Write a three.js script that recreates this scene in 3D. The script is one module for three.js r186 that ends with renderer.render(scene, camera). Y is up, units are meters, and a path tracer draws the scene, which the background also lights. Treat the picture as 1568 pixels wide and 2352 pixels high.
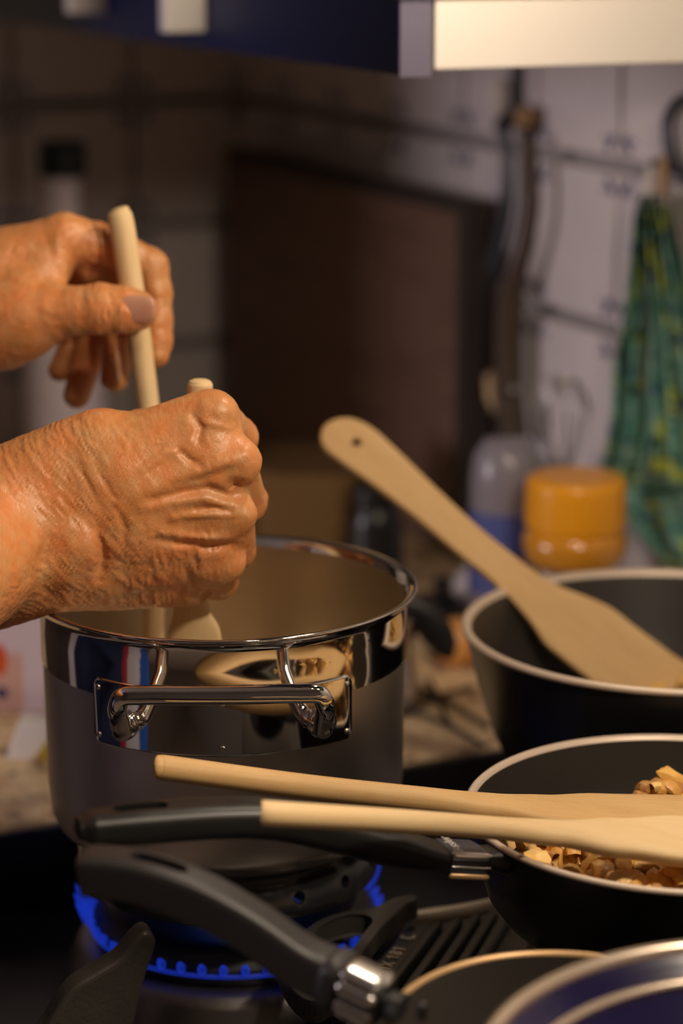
import * as THREE from 'three';
import { RectAreaLightUniformsLib } from 'three/addons/lights/RectAreaLightUniformsLib.js';
import { RoundedBoxGeometry } from 'three/addons/geometries/RoundedBoxGeometry.js';
import { mergeGeometries, mergeVertices, toCreasedNormals } from 'three/addons/utils/BufferGeometryUtils.js';
import { TextGeometry } from 'three/addons/geometries/TextGeometry.js';
import { FontLoader } from 'three/addons/loaders/FontLoader.js';
import { Brush, Evaluator, SUBTRACTION } from 'three-bvh-csg';

// ---------------------------------------------------------------- camera, light, exposure
const scene = new THREE.Scene();
const EYE = 1.45;                       // camera height above the floor
const FPX = 5429, PITCH = 0.2481;       // focal length in pixels of the 1568 x 2352 frame, downward tilt
const camera = new THREE.PerspectiveCamera(2 * Math.atan(1176 / FPX) * 180 / Math.PI, 1568 / 2352, 0.05, 30);
camera.position.set(0, EYE, 0);
camera.rotation.set(-PITCH, -0.4362, 0, 'YXZ');   // the walls run along the world axes, the view is turned 25 degrees against them
camera.focus = 1.19;
camera.userData.fStop = 3.6;
const renderer = new THREE.WebGLRenderer({ antialias: true });
renderer.toneMapping = THREE.LinearToneMapping;
renderer.toneMappingExposure = 1.0;
renderer.shadowMap.enabled = true;
RectAreaLightUniformsLib.init();
scene.background = new THREE.Color().setRGB(0.020, 0.024, 0.045);   // dusk outside the window
const WARM = new THREE.Color().setRGB(1.0, 0.82, 0.62);
const LAMPS = [[0.36, 0.93, 0.34, 2.3], [0.62, 0.93, -0.12, 2.0]];   // X, height over the eye, depth, intensity
const HOOD_LAMPS = [[0.64, -1.12, 0.21], [0.62, -0.68, 0.72]];       // n, u, intensity: two small lamps under the range hood, 4 cm over eye height
const WINDOW_LIGHT = { color: new THREE.Color().setRGB(1.0, 0.86, 0.90), power: 12.5 };

// ---------------------------------------------------------------- frame of reference
// Everything is laid out in the viewer's frame and turned as a whole at the end, so that the walls lie along the world axes.
// n runs towards the tiled side wall, u along it towards the viewer.
const TURN = 0.4362, CS = Math.cos(TURN), SN = Math.sin(TURN);
const V = (x, y, z) => new THREE.Vector3(x, y, z);
const NU = (n, u, y) => V(n * CS + u * SN, EYE + y, -n * SN + u * CS);
const cp = Math.cos(PITCH), sp = Math.sin(PITCH);
function ray(px, py) { const x = (px - 784) / FPX, yc = -(py - 1176) / FPX; return V(x, yc * cp - sp, -(cp + yc * sp)); }
function at(px, py, D) { const r = ray(px, py); return r.multiplyScalar(D / -r.z).add(camera.position); }
function onN(px, py, n) { const r = ray(px, py), k = n / (r.x * CS - r.z * SN); return r.multiplyScalar(k).add(camera.position); }
function onY(px, py, Y) { const r = ray(px, py); return r.multiplyScalar(Y / r.y).add(camera.position); }
const N_WALL = 0.987, U_BACK = -2.365, COUNTER = -0.55, HOB = -0.602, GRATE = -0.4956;

// ---------------------------------------------------------------- helpers
let seed = 7;
const rnd = () => { seed = (seed + 0x6D2B79F5) | 0; let t = Math.imul(seed ^ (seed >>> 15), 1 | seed); t = (t + Math.imul(t ^ (t >>> 7), 61 | t)) ^ t; return ((t ^ (t >>> 14)) >>> 0) / 4294967296; };
const rr = (a, b) => a + (b - a) * rnd();
const clamp = (x, a = 0, b = 1) => Math.min(b, Math.max(a, x));
const mix = (a, b, t) => a + (b - a) * t;
const smooth = (a, b, x) => { const t = clamp((x - a) / (b - a)); return t * t * (3 - 2 * t); };
function h3(x, y, z) { let n = Math.imul(x, 374761393) ^ Math.imul(y, 668265263) ^ Math.imul(z, 2147483647 - 12345); n = Math.imul(n ^ (n >>> 13), 1274126177); return ((n ^ (n >>> 16)) >>> 0) / 4294967296; }
function noise3(x, y, z) {
  const xi = Math.floor(x), yi = Math.floor(y), zi = Math.floor(z), f = t => t * t * (3 - 2 * t);
  const u = f(x - xi), v = f(y - yi), w = f(z - zi), L = (a, b, t) => a + (b - a) * t;
  return L(L(L(h3(xi, yi, zi), h3(xi + 1, yi, zi), u), L(h3(xi, yi + 1, zi), h3(xi + 1, yi + 1, zi), u), v),
    L(L(h3(xi, yi, zi + 1), h3(xi + 1, yi, zi + 1), u), L(h3(xi, yi + 1, zi + 1), h3(xi + 1, yi + 1, zi + 1), u), v), w);
}
function fbm(x, y, z, o = 4) { let s = 0, a = 0.5, k = 1; for (let i = 0; i < o; i++) { s += a * noise3(x * k, y * k, z * k); a *= 0.5; k *= 2.03; } return s; }

const used = new Map();
function numbered(n) { const k = used.get(n) || 0; used.set(n, k + 1); return k ? `${n}_${String(k).padStart(3, '0')}` : n; }
function tag(o, label, category, group, kind) {
  o.userData.label = label;
  if (category) o.userData.category = category;
  if (group) o.userData.group = group;
  if (kind) o.userData.kind = kind;
  return o;
}
function thing(name, pos, label, category, group) {
  const g = new THREE.Group(); g.name = numbered(name); if (pos) g.position.copy(pos); scene.add(g);
  tag(g, label, category, group); return g;
}
function mesh(name, geo, mat, parent, label) {
  const m = new THREE.Mesh(geo, mat); m.castShadow = m.receiveShadow = true;
  if (parent) { m.name = name; parent.add(m); if (parent.isGroup || parent.isMesh) m.position.set(0, 0, 0); } else { m.name = numbered(name); scene.add(m); }
  if (label) m.userData.label = label;
  return m;
}
function one(name, geo, mat, label, category, group) { return tag(mesh(name, geo, mat), label, category, group); }
// geometry given in world coordinates, hung under a thing that stands at its base
function rel(geo, parent) { geo.translate(-parent.position.x, -parent.position.y, -parent.position.z); return geo; }
function struct(name, geo, mat) { const m = mesh(name, geo, mat); m.userData.kind = 'structure'; return m; }
// a box in the n / u frame, baked to world coordinates
function nuBox(n0, n1, u0, u1, y0, y1, r = 0) {
  const g = r ? new RoundedBoxGeometry(n1 - n0, y1 - y0, u1 - u0, 3, r) : new THREE.BoxGeometry(n1 - n0, y1 - y0, u1 - u0);
  g.rotateY(TURN); const c = NU((n0 + n1) / 2, (u0 + u1) / 2, (y0 + y1) / 2); g.translate(c.x, c.y, c.z); return g;
}
// loft: stations { p, w, h, e, up, roll } with a superellipse section
function loft(st, seg = 20, caps = true, defUp = V(0, 1, 0)) {
  const pos = [], uv = [], idx = []; let len = 0;
  st.forEach((s, i) => {
    const a = st[Math.max(0, i - 1)].p, b = st[Math.min(st.length - 1, i + 1)].p;
    const ax = b.clone().sub(a).normalize(), up0 = (s.up || defUp).clone();
    const side = ax.clone().cross(up0).normalize(), up = side.clone().cross(ax).normalize();
    if (s.roll) { side.applyAxisAngle(ax, s.roll); up.applyAxisAngle(ax, s.roll); }
    if (i) len += s.p.distanceTo(st[i - 1].p);
    const e = 2 / (s.e || 2);
    for (let k = 0; k <= seg; k++) {
      const t = k / seg * Math.PI * 2, c = Math.cos(t), q = Math.sin(t);
      const x = Math.sign(c) * Math.abs(c) ** e * s.w / 2, y = Math.sign(q) * Math.abs(q) ** e * s.h / 2;
      const P = s.p.clone().addScaledVector(side, x).addScaledVector(up, y);
      pos.push(P.x, P.y, P.z); uv.push(len, k / seg * Math.PI * (s.w + s.h) / 2);
    }
  });
  const m = seg + 1;
  for (let i = 0; i < st.length - 1; i++) for (let k = 0; k < seg; k++) { const a = i * m + k, b = a + m; idx.push(a, b, a + 1, b, b + 1, a + 1); }
  if (caps) for (const i of [0, st.length - 1]) {
    const c = pos.length / 3; pos.push(st[i].p.x, st[i].p.y, st[i].p.z); uv.push(0, 0);
    for (let k = 0; k < seg; k++) i ? idx.push(c, i * m + k + 1, i * m + k) : idx.push(c, k, k + 1);
  }
  const g = new THREE.BufferGeometry();
  g.setAttribute('position', new THREE.Float32BufferAttribute(pos, 3)); g.setAttribute('uv', new THREE.Float32BufferAttribute(uv, 2));
  g.setIndex(idx); return smoothed(g);
}
const creased = (g, angle) => { g.scale(1000, 1000, 1000); const q = toCreasedNormals(g, angle); q.scale(0.001, 0.001, 0.001); return q; };   // its vertex matching works at centimetre steps
function smoothed(g, angle = 0.7) {
  // outward winding whatever the handedness of the stations
  g.computeBoundingBox(); const p = g.attributes.position, ix = g.index; let vol = 0; const a = V(), b = V(), c = V();
  for (let i = 0; i < ix.count; i += 3) { a.fromBufferAttribute(p, ix.getX(i)); b.fromBufferAttribute(p, ix.getX(i + 1)); c.fromBufferAttribute(p, ix.getX(i + 2)); vol += a.dot(b.cross(c)); }
  if (vol < 0) for (let i = 0; i < ix.count; i += 3) { const t = ix.getX(i + 1); ix.setX(i + 1, ix.getX(i + 2)); ix.setX(i + 2, t); }
  return creased(g, angle);
}
function curve(pts, n) { const c = new THREE.CatmullRomCurve3(pts, false, 'centripetal'); return c.getPoints(n); }
// stations interpolated along control stations
function spline(ctrl, n) {
  const c = new THREE.CatmullRomCurve3(ctrl.map(s => s.p), false, 'centripetal'), out = [], m = ctrl.length - 1;
  for (let i = 0; i <= n; i++) {
    const t = i / n, f = t * m, k = Math.min(m - 1, Math.floor(f)), q = f - k, A = ctrl[k], B = ctrl[k + 1], s = q * q * (3 - 2 * q);
    out.push({ p: c.getPoint(t), w: mix(A.w, B.w, s), h: mix(A.h, B.h, s), e: mix(A.e || 2, B.e || 2, s), roll: mix(A.roll || 0, B.roll || 0, s) });
  }
  return out;
}
function tube(pts, r, n = 32, rad = 10) { return new THREE.TubeGeometry(new THREE.CatmullRomCurve3(pts, false, 'centripetal'), n, r, rad, false); }
const lathe = (pts, seg = 96) => new THREE.LatheGeometry(pts.map(p => new THREE.Vector2(p[0], p[1])), seg);
// polygon with rounded control points into a smooth closed outline
function outline(pts, n = 80) { const c = new THREE.CatmullRomCurve3(pts.map(p => V(p[0], p[1], 0)), true, 'centripetal'); return c.getPoints(n).slice(0, -1).map(p => [p.x, p.y]); }
// a flat board cut to an outline: points of the outline lie on the plane through O with axes e1, e2
function boardOnPlane(O, e1, e2, pix, thick, holes = [], bevel = 0.0012) {
  const nrm = e1.clone().cross(e2).normalize();
  const to2 = ([px, py]) => { const r = ray(px, py), k = O.clone().sub(camera.position).dot(nrm) / r.dot(nrm); const P = r.multiplyScalar(k).add(camera.position).sub(O); return new THREE.Vector2(P.dot(e1), P.dot(e2)); };
  const sh = new THREE.Shape(pix.map(to2)); for (const h of holes) sh.holes.push(new THREE.Path(h.map(to2)));
  const g = new THREE.ExtrudeGeometry(sh, { depth: thick, bevelEnabled: true, bevelSize: bevel, bevelThickness: bevel, bevelSegments: 3, curveSegments: 8 });
  g.translate(0, 0, -thick); const m = new THREE.Matrix4().makeBasis(e1, e2, nrm).setPosition(O); g.applyMatrix4(m); return g;
}
function boxUV(g, s = 1) {   // metres, by the dominant axis of each face
  const q = g.index ? g.toNonIndexed() : g; q.computeVertexNormals(); const p = q.attributes.position, nn = q.attributes.normal, uv = [];
  for (let i = 0; i < p.count; i++) {
    const ax = Math.abs(nn.getX(i)), ay = Math.abs(nn.getY(i)), az = Math.abs(nn.getZ(i));
    if (ay >= ax && ay >= az) uv.push(p.getX(i) * s, p.getZ(i) * s); else if (ax >= az) uv.push(p.getZ(i) * s, p.getY(i) * s); else uv.push(p.getX(i) * s, p.getY(i) * s);
  }
  q.setAttribute('uv', new THREE.Float32BufferAttribute(uv, 2)); return q;
}

// ---------------------------------------------------------------- textures
function tex(w, h, fn, { srgb = true, rx = 1, ry = 1 } = {}) {
  const d = new Uint8Array(w * h * 4);
  for (let j = 0; j < h; j++) for (let i = 0; i < w; i++) { const c = fn(i / w, j / h), k = (j * w + i) * 4; for (let q = 0; q < 3; q++) d[k + q] = clamp(c[q]) * 255; d[k + 3] = 255; }
  const t = new THREE.DataTexture(d, w, h); t.wrapS = t.wrapT = THREE.RepeatWrapping; t.magFilter = THREE.LinearFilter; t.minFilter = THREE.LinearMipmapLinearFilter; t.generateMipmaps = true;
  if (srgb) t.colorSpace = THREE.SRGBColorSpace; t.repeat.set(rx, ry); t.needsUpdate = true; return t;
}
const mixc = (a, b, t) => [mix(a[0], b[0], t), mix(a[1], b[1], t), mix(a[2], b[2], t)];
const tn = (u, v, k, z = 0) => fbm(u * k, v * k, z, 4);   // plain noise on 0..1
const wrapn = (u, v, ku, kv, z) => { const a = fbm(u * ku, v * kv, z), b = fbm((u - 1) * ku, v * kv, z), t = smooth(0.85, 1, u); const a2 = fbm(u * ku, (v - 1) * kv, z), s = smooth(0.85, 1, v); return mix(mix(a, b, t), a2, s * (1 - t)); };
const grey = (x) => [x, x, x];

const T_beech = tex(512, 256, (u, v) => {   // u along the grain
  const w = wrapn(u, v, 5, 9, 1), g = wrapn(u, v, 14, 90, 2), f = wrapn(u, v, 60, 170, 5);
  return mixc([0.86, 0.745, 0.56], [0.79, 0.65, 0.45], clamp(0.30 * (w - 0.3) * 2 + 0.30 * (g - 0.28) * 1.6 + (f > 0.70 ? 0.15 : 0)));
}, { rx: 5, ry: 14 });
const T_beechOld = tex(512, 256, (u, v) => {
  const w = wrapn(u, v, 5, 9, 4), g = wrapn(u, v, 14, 90, 6), f = wrapn(u, v, 60, 170, 8);
  return mixc([0.82, 0.675, 0.46], [0.73, 0.56, 0.345], clamp(0.30 * (w - 0.3) * 2 + 0.35 * (g - 0.28) * 1.6 + (f > 0.68 ? 0.2 : 0)));
}, { rx: 5, ry: 14 });
const T_board = tex(512, 512, (u, v) => {
  const g = wrapn(u, v, 6, 40, 21), w = wrapn(u, v, 3, 5, 22);
  return mixc([0.45, 0.335, 0.275], [0.36, 0.255, 0.205], clamp((g - 0.25) * 1.3 + (w - 0.5) * 0.6));
}, { rx: 2, ry: 2 });
const T_granite = tex(512, 512, (u, v) => {
  const a = wrapn(u, v, 60, 60, 31), b = wrapn(u, v, 26, 26, 32), c = wrapn(u, v, 120, 120, 33);
  let k = mixc([0.92, 0.82, 0.65], [0.80, 0.67, 0.49], clamp((a - 0.3) * 2)); if (b > 0.60) k = mixc(k, [0.44, 0.35, 0.27], clamp((b - 0.60) * 8)); if (c > 0.66) k = mixc(k, [0.82, 0.78, 0.72], 0.6); return k;
}, { rx: 3.2, ry: 3.2 });
const T_tile = tex(256, 256, (u, v) => {
  const x = Math.min(u, 1 - u), y = Math.min(v, 1 - v);
  let k = mixc([0.86, 0.83, 0.83], [0.82, 0.79, 0.79], tn(u, v, 6, 41));
  for (const [cx, cy, r] of [[0.060, 0.115, 0.046], [0.105, 0.060, 0.034], [0.150, 0.125, 0.022]]) { const d = Math.hypot(x - cx, y - cy); k = mixc(k, [0.18, 0.21, 0.38], smooth(r, r * 0.7, d) * 0.9); }
  return k;
});
const T_steel = tex(256, 512, (u, v) => { const n = 0.5 * wrapn(u, v, 3, 260, 51) + 0.5 * wrapn(u, v, 6, 120, 52); return grey(0.62 + 0.5 * (n - 0.45)); }, { srgb: false, rx: 2, ry: 2 });
const T_cast = tex(256, 256, (u, v) => grey(wrapn(u, v, 70, 70, 61)), { srgb: false, rx: 8, ry: 8 });
const T_fine = tex(256, 256, (u, v) => grey(wrapn(u, v, 90, 90, 62)), { srgb: false, rx: 20, ry: 20 });
const T_towel = tex(512, 512, (u, v) => {
  let k = mixc([0.36, 0.58, 0.52], [0.66, 0.78, 0.69], clamp((wrapn(u, v, 16, 16, 71) - 0.25) * 1.8));
  const y = wrapn(u + 0.03 * tn(u, v, 20, 3), v, 17, 13, 72); if (y > 0.54) k = mixc(k, [0.80, 0.84, 0.38], clamp((y - 0.54) * 12));
  const b = wrapn(u, v, 19, 18, 73); if (b > 0.60) k = mixc(k, [0.16, 0.29, 0.52], clamp((b - 0.60) * 12));
  const dk = wrapn(u, v, 23, 21, 76); if (dk > 0.62) k = mixc(k, [0.03, 0.20, 0.17], clamp((dk - 0.62) * 12));
  return k;
});
const B_towel = tex(256, 256, (u, v) => grey(0.5 + 0.25 * Math.sin(u * Math.PI * 2 * 64) + 0.25 * Math.sin(v * Math.PI * 2 * 64)), { srgb: false, rx: 2, ry: 2 });
const T_carton = tex(256, 512, (u, v) => {
  let k = mixc([0.80, 0.74, 0.78], [0.78, 0.62, 0.58], smooth(0.62, 0.56, u) * smooth(0.30, 0.26, v));
  const d = Math.hypot((u - 0.20) / 0.14, (v - 0.25) / 0.08); k = mixc(k, [0.80, 0.30, 0.10], smooth(1.0, 0.85, d));
  const e = Math.hypot((u - 0.22) / 0.12, (v - 0.095) / 0.03); k = mixc(k, [0.16, 0.17, 0.34], smooth(1.0, 0.8, e));
  return k;
});
const B_skin = tex(512, 512, (u, v) => {   // crossing creases and pores
  const a = wrapn(u, v, 26, 60, 81), b = wrapn(u + 0.3 * v, v, 60, 26, 82), c = wrapn(u, v, 110, 110, 83);
  return grey(0.5 + 0.5 * (Math.abs(a - 0.47) * 2.2 + Math.abs(b - 0.47) * 1.6) - 0.18 + 0.2 * (c - 0.5));
}, { srgb: false, rx: 14, ry: 14 });

// ---------------------------------------------------------------- materials
const C = (r, g, b) => new THREE.Color().setRGB(r, g, b);
const std = (o) => new THREE.MeshStandardMaterial({ roughness: 0.6, ...o });
const phy = (o) => new THREE.MeshPhysicalMaterial({ roughness: 0.5, ...o });
const M = {
  beech: std({ map: T_beech, roughness: 0.62 }),
  beechOld: std({ map: T_beechOld, roughness: 0.6 }),
  steelBrushed: phy({ color: C(0.72, 0.66, 0.60), metalness: 1, roughness: 0.38, anisotropy: 0.65, anisotropyRotation: 0, bumpMap: T_steel, bumpScale: 0.00002 }),
  steelInner: phy({ color: C(0.72, 0.62, 0.48), metalness: 1, roughness: 0.32, bumpMap: T_steel, bumpScale: 0.00002 }),
  steelPolished: phy({ color: C(0.70, 0.67, 0.63), metalness: 1, roughness: 0.055 }),
  steelSatin: phy({ color: C(0.66, 0.63, 0.60), metalness: 1, roughness: 0.20 }),
  nonstick: phy({ color: C(0.008, 0.008, 0.009), roughness: 0.34, clearcoat: 0.25, clearcoatRoughness: 0.3 }),
  nonstickInner: phy({ color: C(0.026, 0.022, 0.018), roughness: 0.42, bumpMap: T_fine, bumpScale: 0.00003 }),
  rimAlu: phy({ color: C(0.62, 0.50, 0.40), metalness: 0.3, roughness: 0.45 }),
  rimRust: phy({ color: C(0.52, 0.33, 0.16), metalness: 0.55, roughness: 0.42 }),
  bakelite: phy({ color: C(0.010, 0.010, 0.010), roughness: 0.40, bumpMap: T_fine, bumpScale: 0.00002 }),
  greyPlastic: phy({ color: C(0.020, 0.018, 0.019), roughness: 0.44, bumpMap: T_fine, bumpScale: 0.00002 }),
  cast: std({ color: C(0.062, 0.055, 0.047), roughness: 0.50, metalness: 0.35, bumpMap: T_cast, bumpScale: 0.0003 }),
  castWorn: std({ color: C(0.42, 0.35, 0.27), roughness: 0.42, metalness: 0.2, bumpMap: T_cast, bumpScale: 0.0002 }),
  enamelBlack: phy({ color: C(0.012, 0.012, 0.013), roughness: 0.22, clearcoat: 0.5, clearcoatRoughness: 0.15 }),
  hobBlack: phy({ color: C(0.010, 0.010, 0.011), roughness: 0.35 }),
  burnerAlu: phy({ color: C(0.26, 0.24, 0.23), metalness: 1, roughness: 0.38, bumpMap: T_fine, bumpScale: 0.00004 }),
  burnerCap: std({ color: C(0.015, 0.015, 0.016), roughness: 0.5 }),
  flame: std({ color: C(0.0, 0.0, 0.0), emissive: C(0.012, 0.045, 0.62), emissiveIntensity: 0.65, transparent: true, opacity: 0.5 }),
  granite: phy({ map: T_granite, roughness: 0.38 }),
  tile: phy({ map: T_tile, roughness: 0.30 }),
  grout: std({ color: C(0.36, 0.33, 0.32), roughness: 0.9 }),
  boardFace: std({ map: T_board, roughness: 0.62 }),
  boardEdge: std({ color: C(0.028, 0.020, 0.016), roughness: 0.7 }),
  doorBlue: phy({ color: C(0.001, 0.006, 0.045), roughness: 0.42, specularIntensity: 0.5 }),
  doorEdge: std({ color: C(0.105, 0.095, 0.145), roughness: 0.6, bumpMap: T_fine, bumpScale: 0.0001 }),
  cream: std({ color: C(0.55, 0.515, 0.475), roughness: 0.5 }),
  creamTrim: std({ color: C(0.78, 0.62, 0.30), roughness: 0.5 }),
  carcass: std({ color: C(0.55, 0.53, 0.50), roughness: 0.6 }),
  plaster: std({ color: C(0.17, 0.145, 0.125), roughness: 0.95 }),
  ceilingWhite: std({ color: C(0.40, 0.37, 0.34), roughness: 0.95 }),
  floorTile: std({ color: C(0.22, 0.17, 0.13), roughness: 0.6 }),
  towel: std({ map: T_towel, roughness: 0.95, bumpMap: B_towel, bumpScale: 0.0004, side: THREE.DoubleSide }),
  tape: std({ color: C(0.70, 0.64, 0.58), roughness: 0.9 }),
  tan: std({ color: C(0.40, 0.24, 0.11), roughness: 0.8 }),
  orangeLid: phy({ color: C(0.86, 0.36, 0.015), roughness: 0.28 }),
  amber: phy({ color: C(0.62, 0.26, 0.02), roughness: 0.2, clearcoat: 0.6, clearcoatRoughness: 0.1 }),
  labelRed: std({ color: C(0.62, 0.12, 0.05), roughness: 0.6 }),
  jarGlass: phy({ color: C(0.92, 0.90, 0.88), roughness: 0.06, transmission: 1, thickness: 0, ior: 1.45 }),
  milkGlass: phy({ color: C(0.40, 0.37, 0.43), roughness: 0.25, transmission: 0.45, thickness: 0 }),
  paleGlass: phy({ color: C(0.80, 0.72, 0.80), roughness: 0.3 }),
  labelBlue: std({ color: C(0.07, 0.09, 0.30), roughness: 0.6 }),
  oats: std({ color: C(0.62, 0.44, 0.25), roughness: 0.9 }),
  wire: phy({ color: C(0.50, 0.48, 0.47), metalness: 1, roughness: 0.28 }),
  wireDark: std({ color: C(0.020, 0.018, 0.016), roughness: 0.45 }),
  gunmetal: phy({ color: C(0.055, 0.060, 0.080), roughness: 0.38, metalness: 0.3 }),
  darkWood: std({ color: C(0.055, 0.034, 0.016), roughness: 0.6 }),
  darkWood2: std({ color: C(0.060, 0.036, 0.030), roughness: 0.6 }),
  capGreen: std({ color: C(0.006, 0.016, 0.013), roughness: 0.5 }),
  carton: std({ map: T_carton, roughness: 0.6 }),
  sachetWhite: std({ color: C(0.80, 0.75, 0.74), roughness: 0.55 }),
  sachetYellow: std({ color: C(0.50, 0.34, 0.04), roughness: 0.55 }),
  basket: std({ color: C(0.16, 0.085, 0.022), roughness: 0.85, bumpMap: T_cast, bumpScale: 0.0015 }),
  blackJar: phy({ color: C(0.010, 0.010, 0.010), roughness: 0.3 }),
  garlic: std({ color: C(0.66, 0.58, 0.56), roughness: 0.7 }),
  onion: phy({ color: C(0.72, 0.33, 0.09), roughness: 0.4 }),
  blueEnamel: phy({ color: C(0.006, 0.004, 0.030), roughness: 0.20, specularIntensity: 0.6 }),
  rimWarm: phy({ color: C(0.76, 0.63, 0.50), metalness: 1, roughness: 0.26 }),
  skin: phy({ vertexColors: true, roughness: 0.42, bumpMap: B_skin, bumpScale: 0.00022, sheen: 0.15, sheenRoughness: 0.5, sheenColor: C(0.6, 0.3, 0.15) }),
  nail: phy({ color: C(0.50, 0.25, 0.17), roughness: 0.30 }),
  eye: phy({ color: C(0.55, 0.52, 0.48), roughness: 0.15 }),
  shirt: std({ vertexColors: true, roughness: 0.85 }),
  trousers: std({ color: C(0.03, 0.03, 0.04), roughness: 0.9 }),
  hair: std({ color: C(0.22, 0.20, 0.19), roughness: 0.8 }),
  lampGlow: std({ color: C(0.1, 0.1, 0.1), emissive: WARM, emissiveIntensity: 6 }),
  lampHousing: std({ color: C(0.75, 0.73, 0.70), roughness: 0.5 }),
  windowFrame: std({ color: C(0.62, 0.60, 0.58), roughness: 0.6 }),
  pane: phy({ color: C(1, 1, 1), transmission: 1, thickness: 0, roughness: 0.02 }),
};
M.food = [C(0.78, 0.45, 0.11), C(0.84, 0.56, 0.20), C(0.66, 0.33, 0.07), C(0.76, 0.50, 0.20), C(0.44, 0.21, 0.06)].map(c => phy({ color: c, roughness: 0.45, bumpMap: T_cast, bumpScale: 0.0006 }));

// ---------------------------------------------------------------- the room
const FRONT = 0.33, N_LEFT = -1.85, U_FRONT = 1.15, CEIL = 1.02;
struct('floor', nuBox(N_LEFT - 0.1, N_WALL + 0.15, U_BACK - 0.15, U_FRONT + 0.1, -EYE - 0.1, -EYE), M.floorTile);
struct('ceiling', nuBox(N_LEFT - 0.1, N_WALL + 0.15, U_BACK - 0.15, U_FRONT + 0.1, CEIL, CEIL + 0.1), M.ceilingWhite);
const wallRight = struct('wall_right', nuBox(N_WALL + 0.004, N_WALL + 0.15, U_BACK - 0.15, U_FRONT + 0.1, -EYE, CEIL), M.grout);
const wallBack = struct('wall_back', nuBox(N_LEFT, N_WALL + 0.004, U_BACK - 0.15, U_BACK - 0.004, -EYE, CEIL), M.grout);
struct('wall_front', nuBox(N_LEFT, N_WALL + 0.004, U_FRONT, U_FRONT + 0.1, -EYE, CEIL), M.plaster);
{ // wall behind the cook, with a window opening near the far corner
  const u0 = -2.10, u1 = -1.22, y0 = -0.50, y1 = 0.36, L = N_LEFT - 0.1, R = N_LEFT;
  struct('wall_left', mergeGeometries([nuBox(L, R, U_BACK - 0.15, u0, -EYE, CEIL), nuBox(L, R, u1, U_FRONT + 0.1, -EYE, CEIL), nuBox(L, R, u0, u1, -EYE, y0), nuBox(L, R, u0, u1, y1, CEIL)]), M.plaster);
  const w = new THREE.Group(); w.name = 'window_1'; w.userData.kind = 'structure'; scene.add(w);
  const f = 0.045, a = L + 0.02, b = R - 0.02, m = (u0 + u1) / 2;
  mesh('window_frame', mergeGeometries([nuBox(a, b, u0, u1, y0, y0 + f), nuBox(a, b, u0, u1, y1 - f, y1), nuBox(a, b, u0, u0 + f, y0, y1), nuBox(a, b, u1 - f, u1, y0, y1), nuBox(a, b, m - f / 2, m + f / 2, y0, y1)]), M.windowFrame, w);
  for (const [p, q] of [[u0 + f, m - f / 2], [m + f / 2, u1 - f]]) mesh('pane', nuBox(L + 0.045, L + 0.05, p, q, y0 + f, y1 - f), M.pane, w);
  const rl = new THREE.RectAreaLight(WINDOW_LIGHT.color, WINDOW_LIGHT.power, u1 - u0 - 0.09, y1 - y0 - 0.09), c = NU(R + 0.002, m, (y0 + y1) / 2), t = NU(R + 1, m, (y0 + y1) / 2);
  rl.position.copy(c); rl.lookAt(t.x, t.y, t.z); scene.add(rl);
  // tall cupboard left of the picture: its edge keeps the window light off the far corner
  const k = thing('tall_cupboard', NU(0.0, -2.05, -EYE), 'tall dark cupboard by the back wall, left of the worktop', 'cupboard');
  mesh('carcass', rel(nuBox(-0.30, FRONT - 0.03, U_BACK + 0.0125, -1.84, -EYE + 0.001, 0.80, 0.003), k), M.darkWood2, k);
  mesh('door', rel(nuBox(-0.295, FRONT - 0.035, -1.839, -1.822, -EYE + 0.08, 0.795, 0.002), k), M.darkWood2, k);
}
// wall tiles, every one with its own edges
const TILE = 0.13, LINE = -0.1907;
function tileGeo(w = TILE - 0.007, d = 0.007, b = 0.0014) {
  const h = w / 2, i = h - b, P = [], uvs = [], q = (a, b2, c, d2) => { for (const p of [a, b2, c, a, c, d2]) { P.push(...p); uvs.push(p[0] / w + 0.5, p[1] / w + 0.5); } };
  const F = [[-i, -i, d], [i, -i, d], [i, i, d], [-i, i, d]], B = [[-h, -h, d - b], [h, -h, d - b], [h, h, d - b], [-h, h, d - b]], Z = B.map(p => [p[0], p[1], -0.004]);
  q(...F); for (let k = 0; k < 4; k++) { const n = (k + 1) % 4; q(B[k], B[n], F[n], F[k]); q(Z[k], Z[n], B[n], B[k]); }
  const g = new THREE.BufferGeometry(); g.setAttribute('position', new THREE.Float32BufferAttribute(P, 3)); g.setAttribute('uv', new THREE.Float32BufferAttribute(uvs, 2)); g.computeVertexNormals(); return g;
}
const TG = tileGeo(); TG.scale((TILE - 0.005) / (TILE - 0.007), (TILE - 0.0115) / (TILE - 0.007), 1);   // the level joints are the wide ones
for (let c = 0; c < 12; c++) for (let r = -2; r < 4; r++) {
  const m = mesh('tile', TG, M.tile, wallRight); m.position.copy(NU(N_WALL - 0.0035 + rr(-0.0004, 0.0004), U_BACK + (c + 0.5) * TILE, LINE - (r + 0.5) * TILE)); m.rotation.set(rr(-0.004, 0.004), TURN - Math.PI / 2 + rr(-0.004, 0.004), 0);
}
for (let c = 0; c < 9; c++) for (let r = -2; r < 4; r++) {
  const m = mesh('tile', TG, M.tile, wallBack); m.position.copy(NU(N_WALL - (c + 0.5) * TILE, U_BACK + 0.0035 + rr(-0.0004, 0.0004), LINE - (r + 0.5) * TILE)); m.rotation.set(rr(-0.004, 0.004), TURN + rr(-0.004, 0.004), 0);
}
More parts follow.
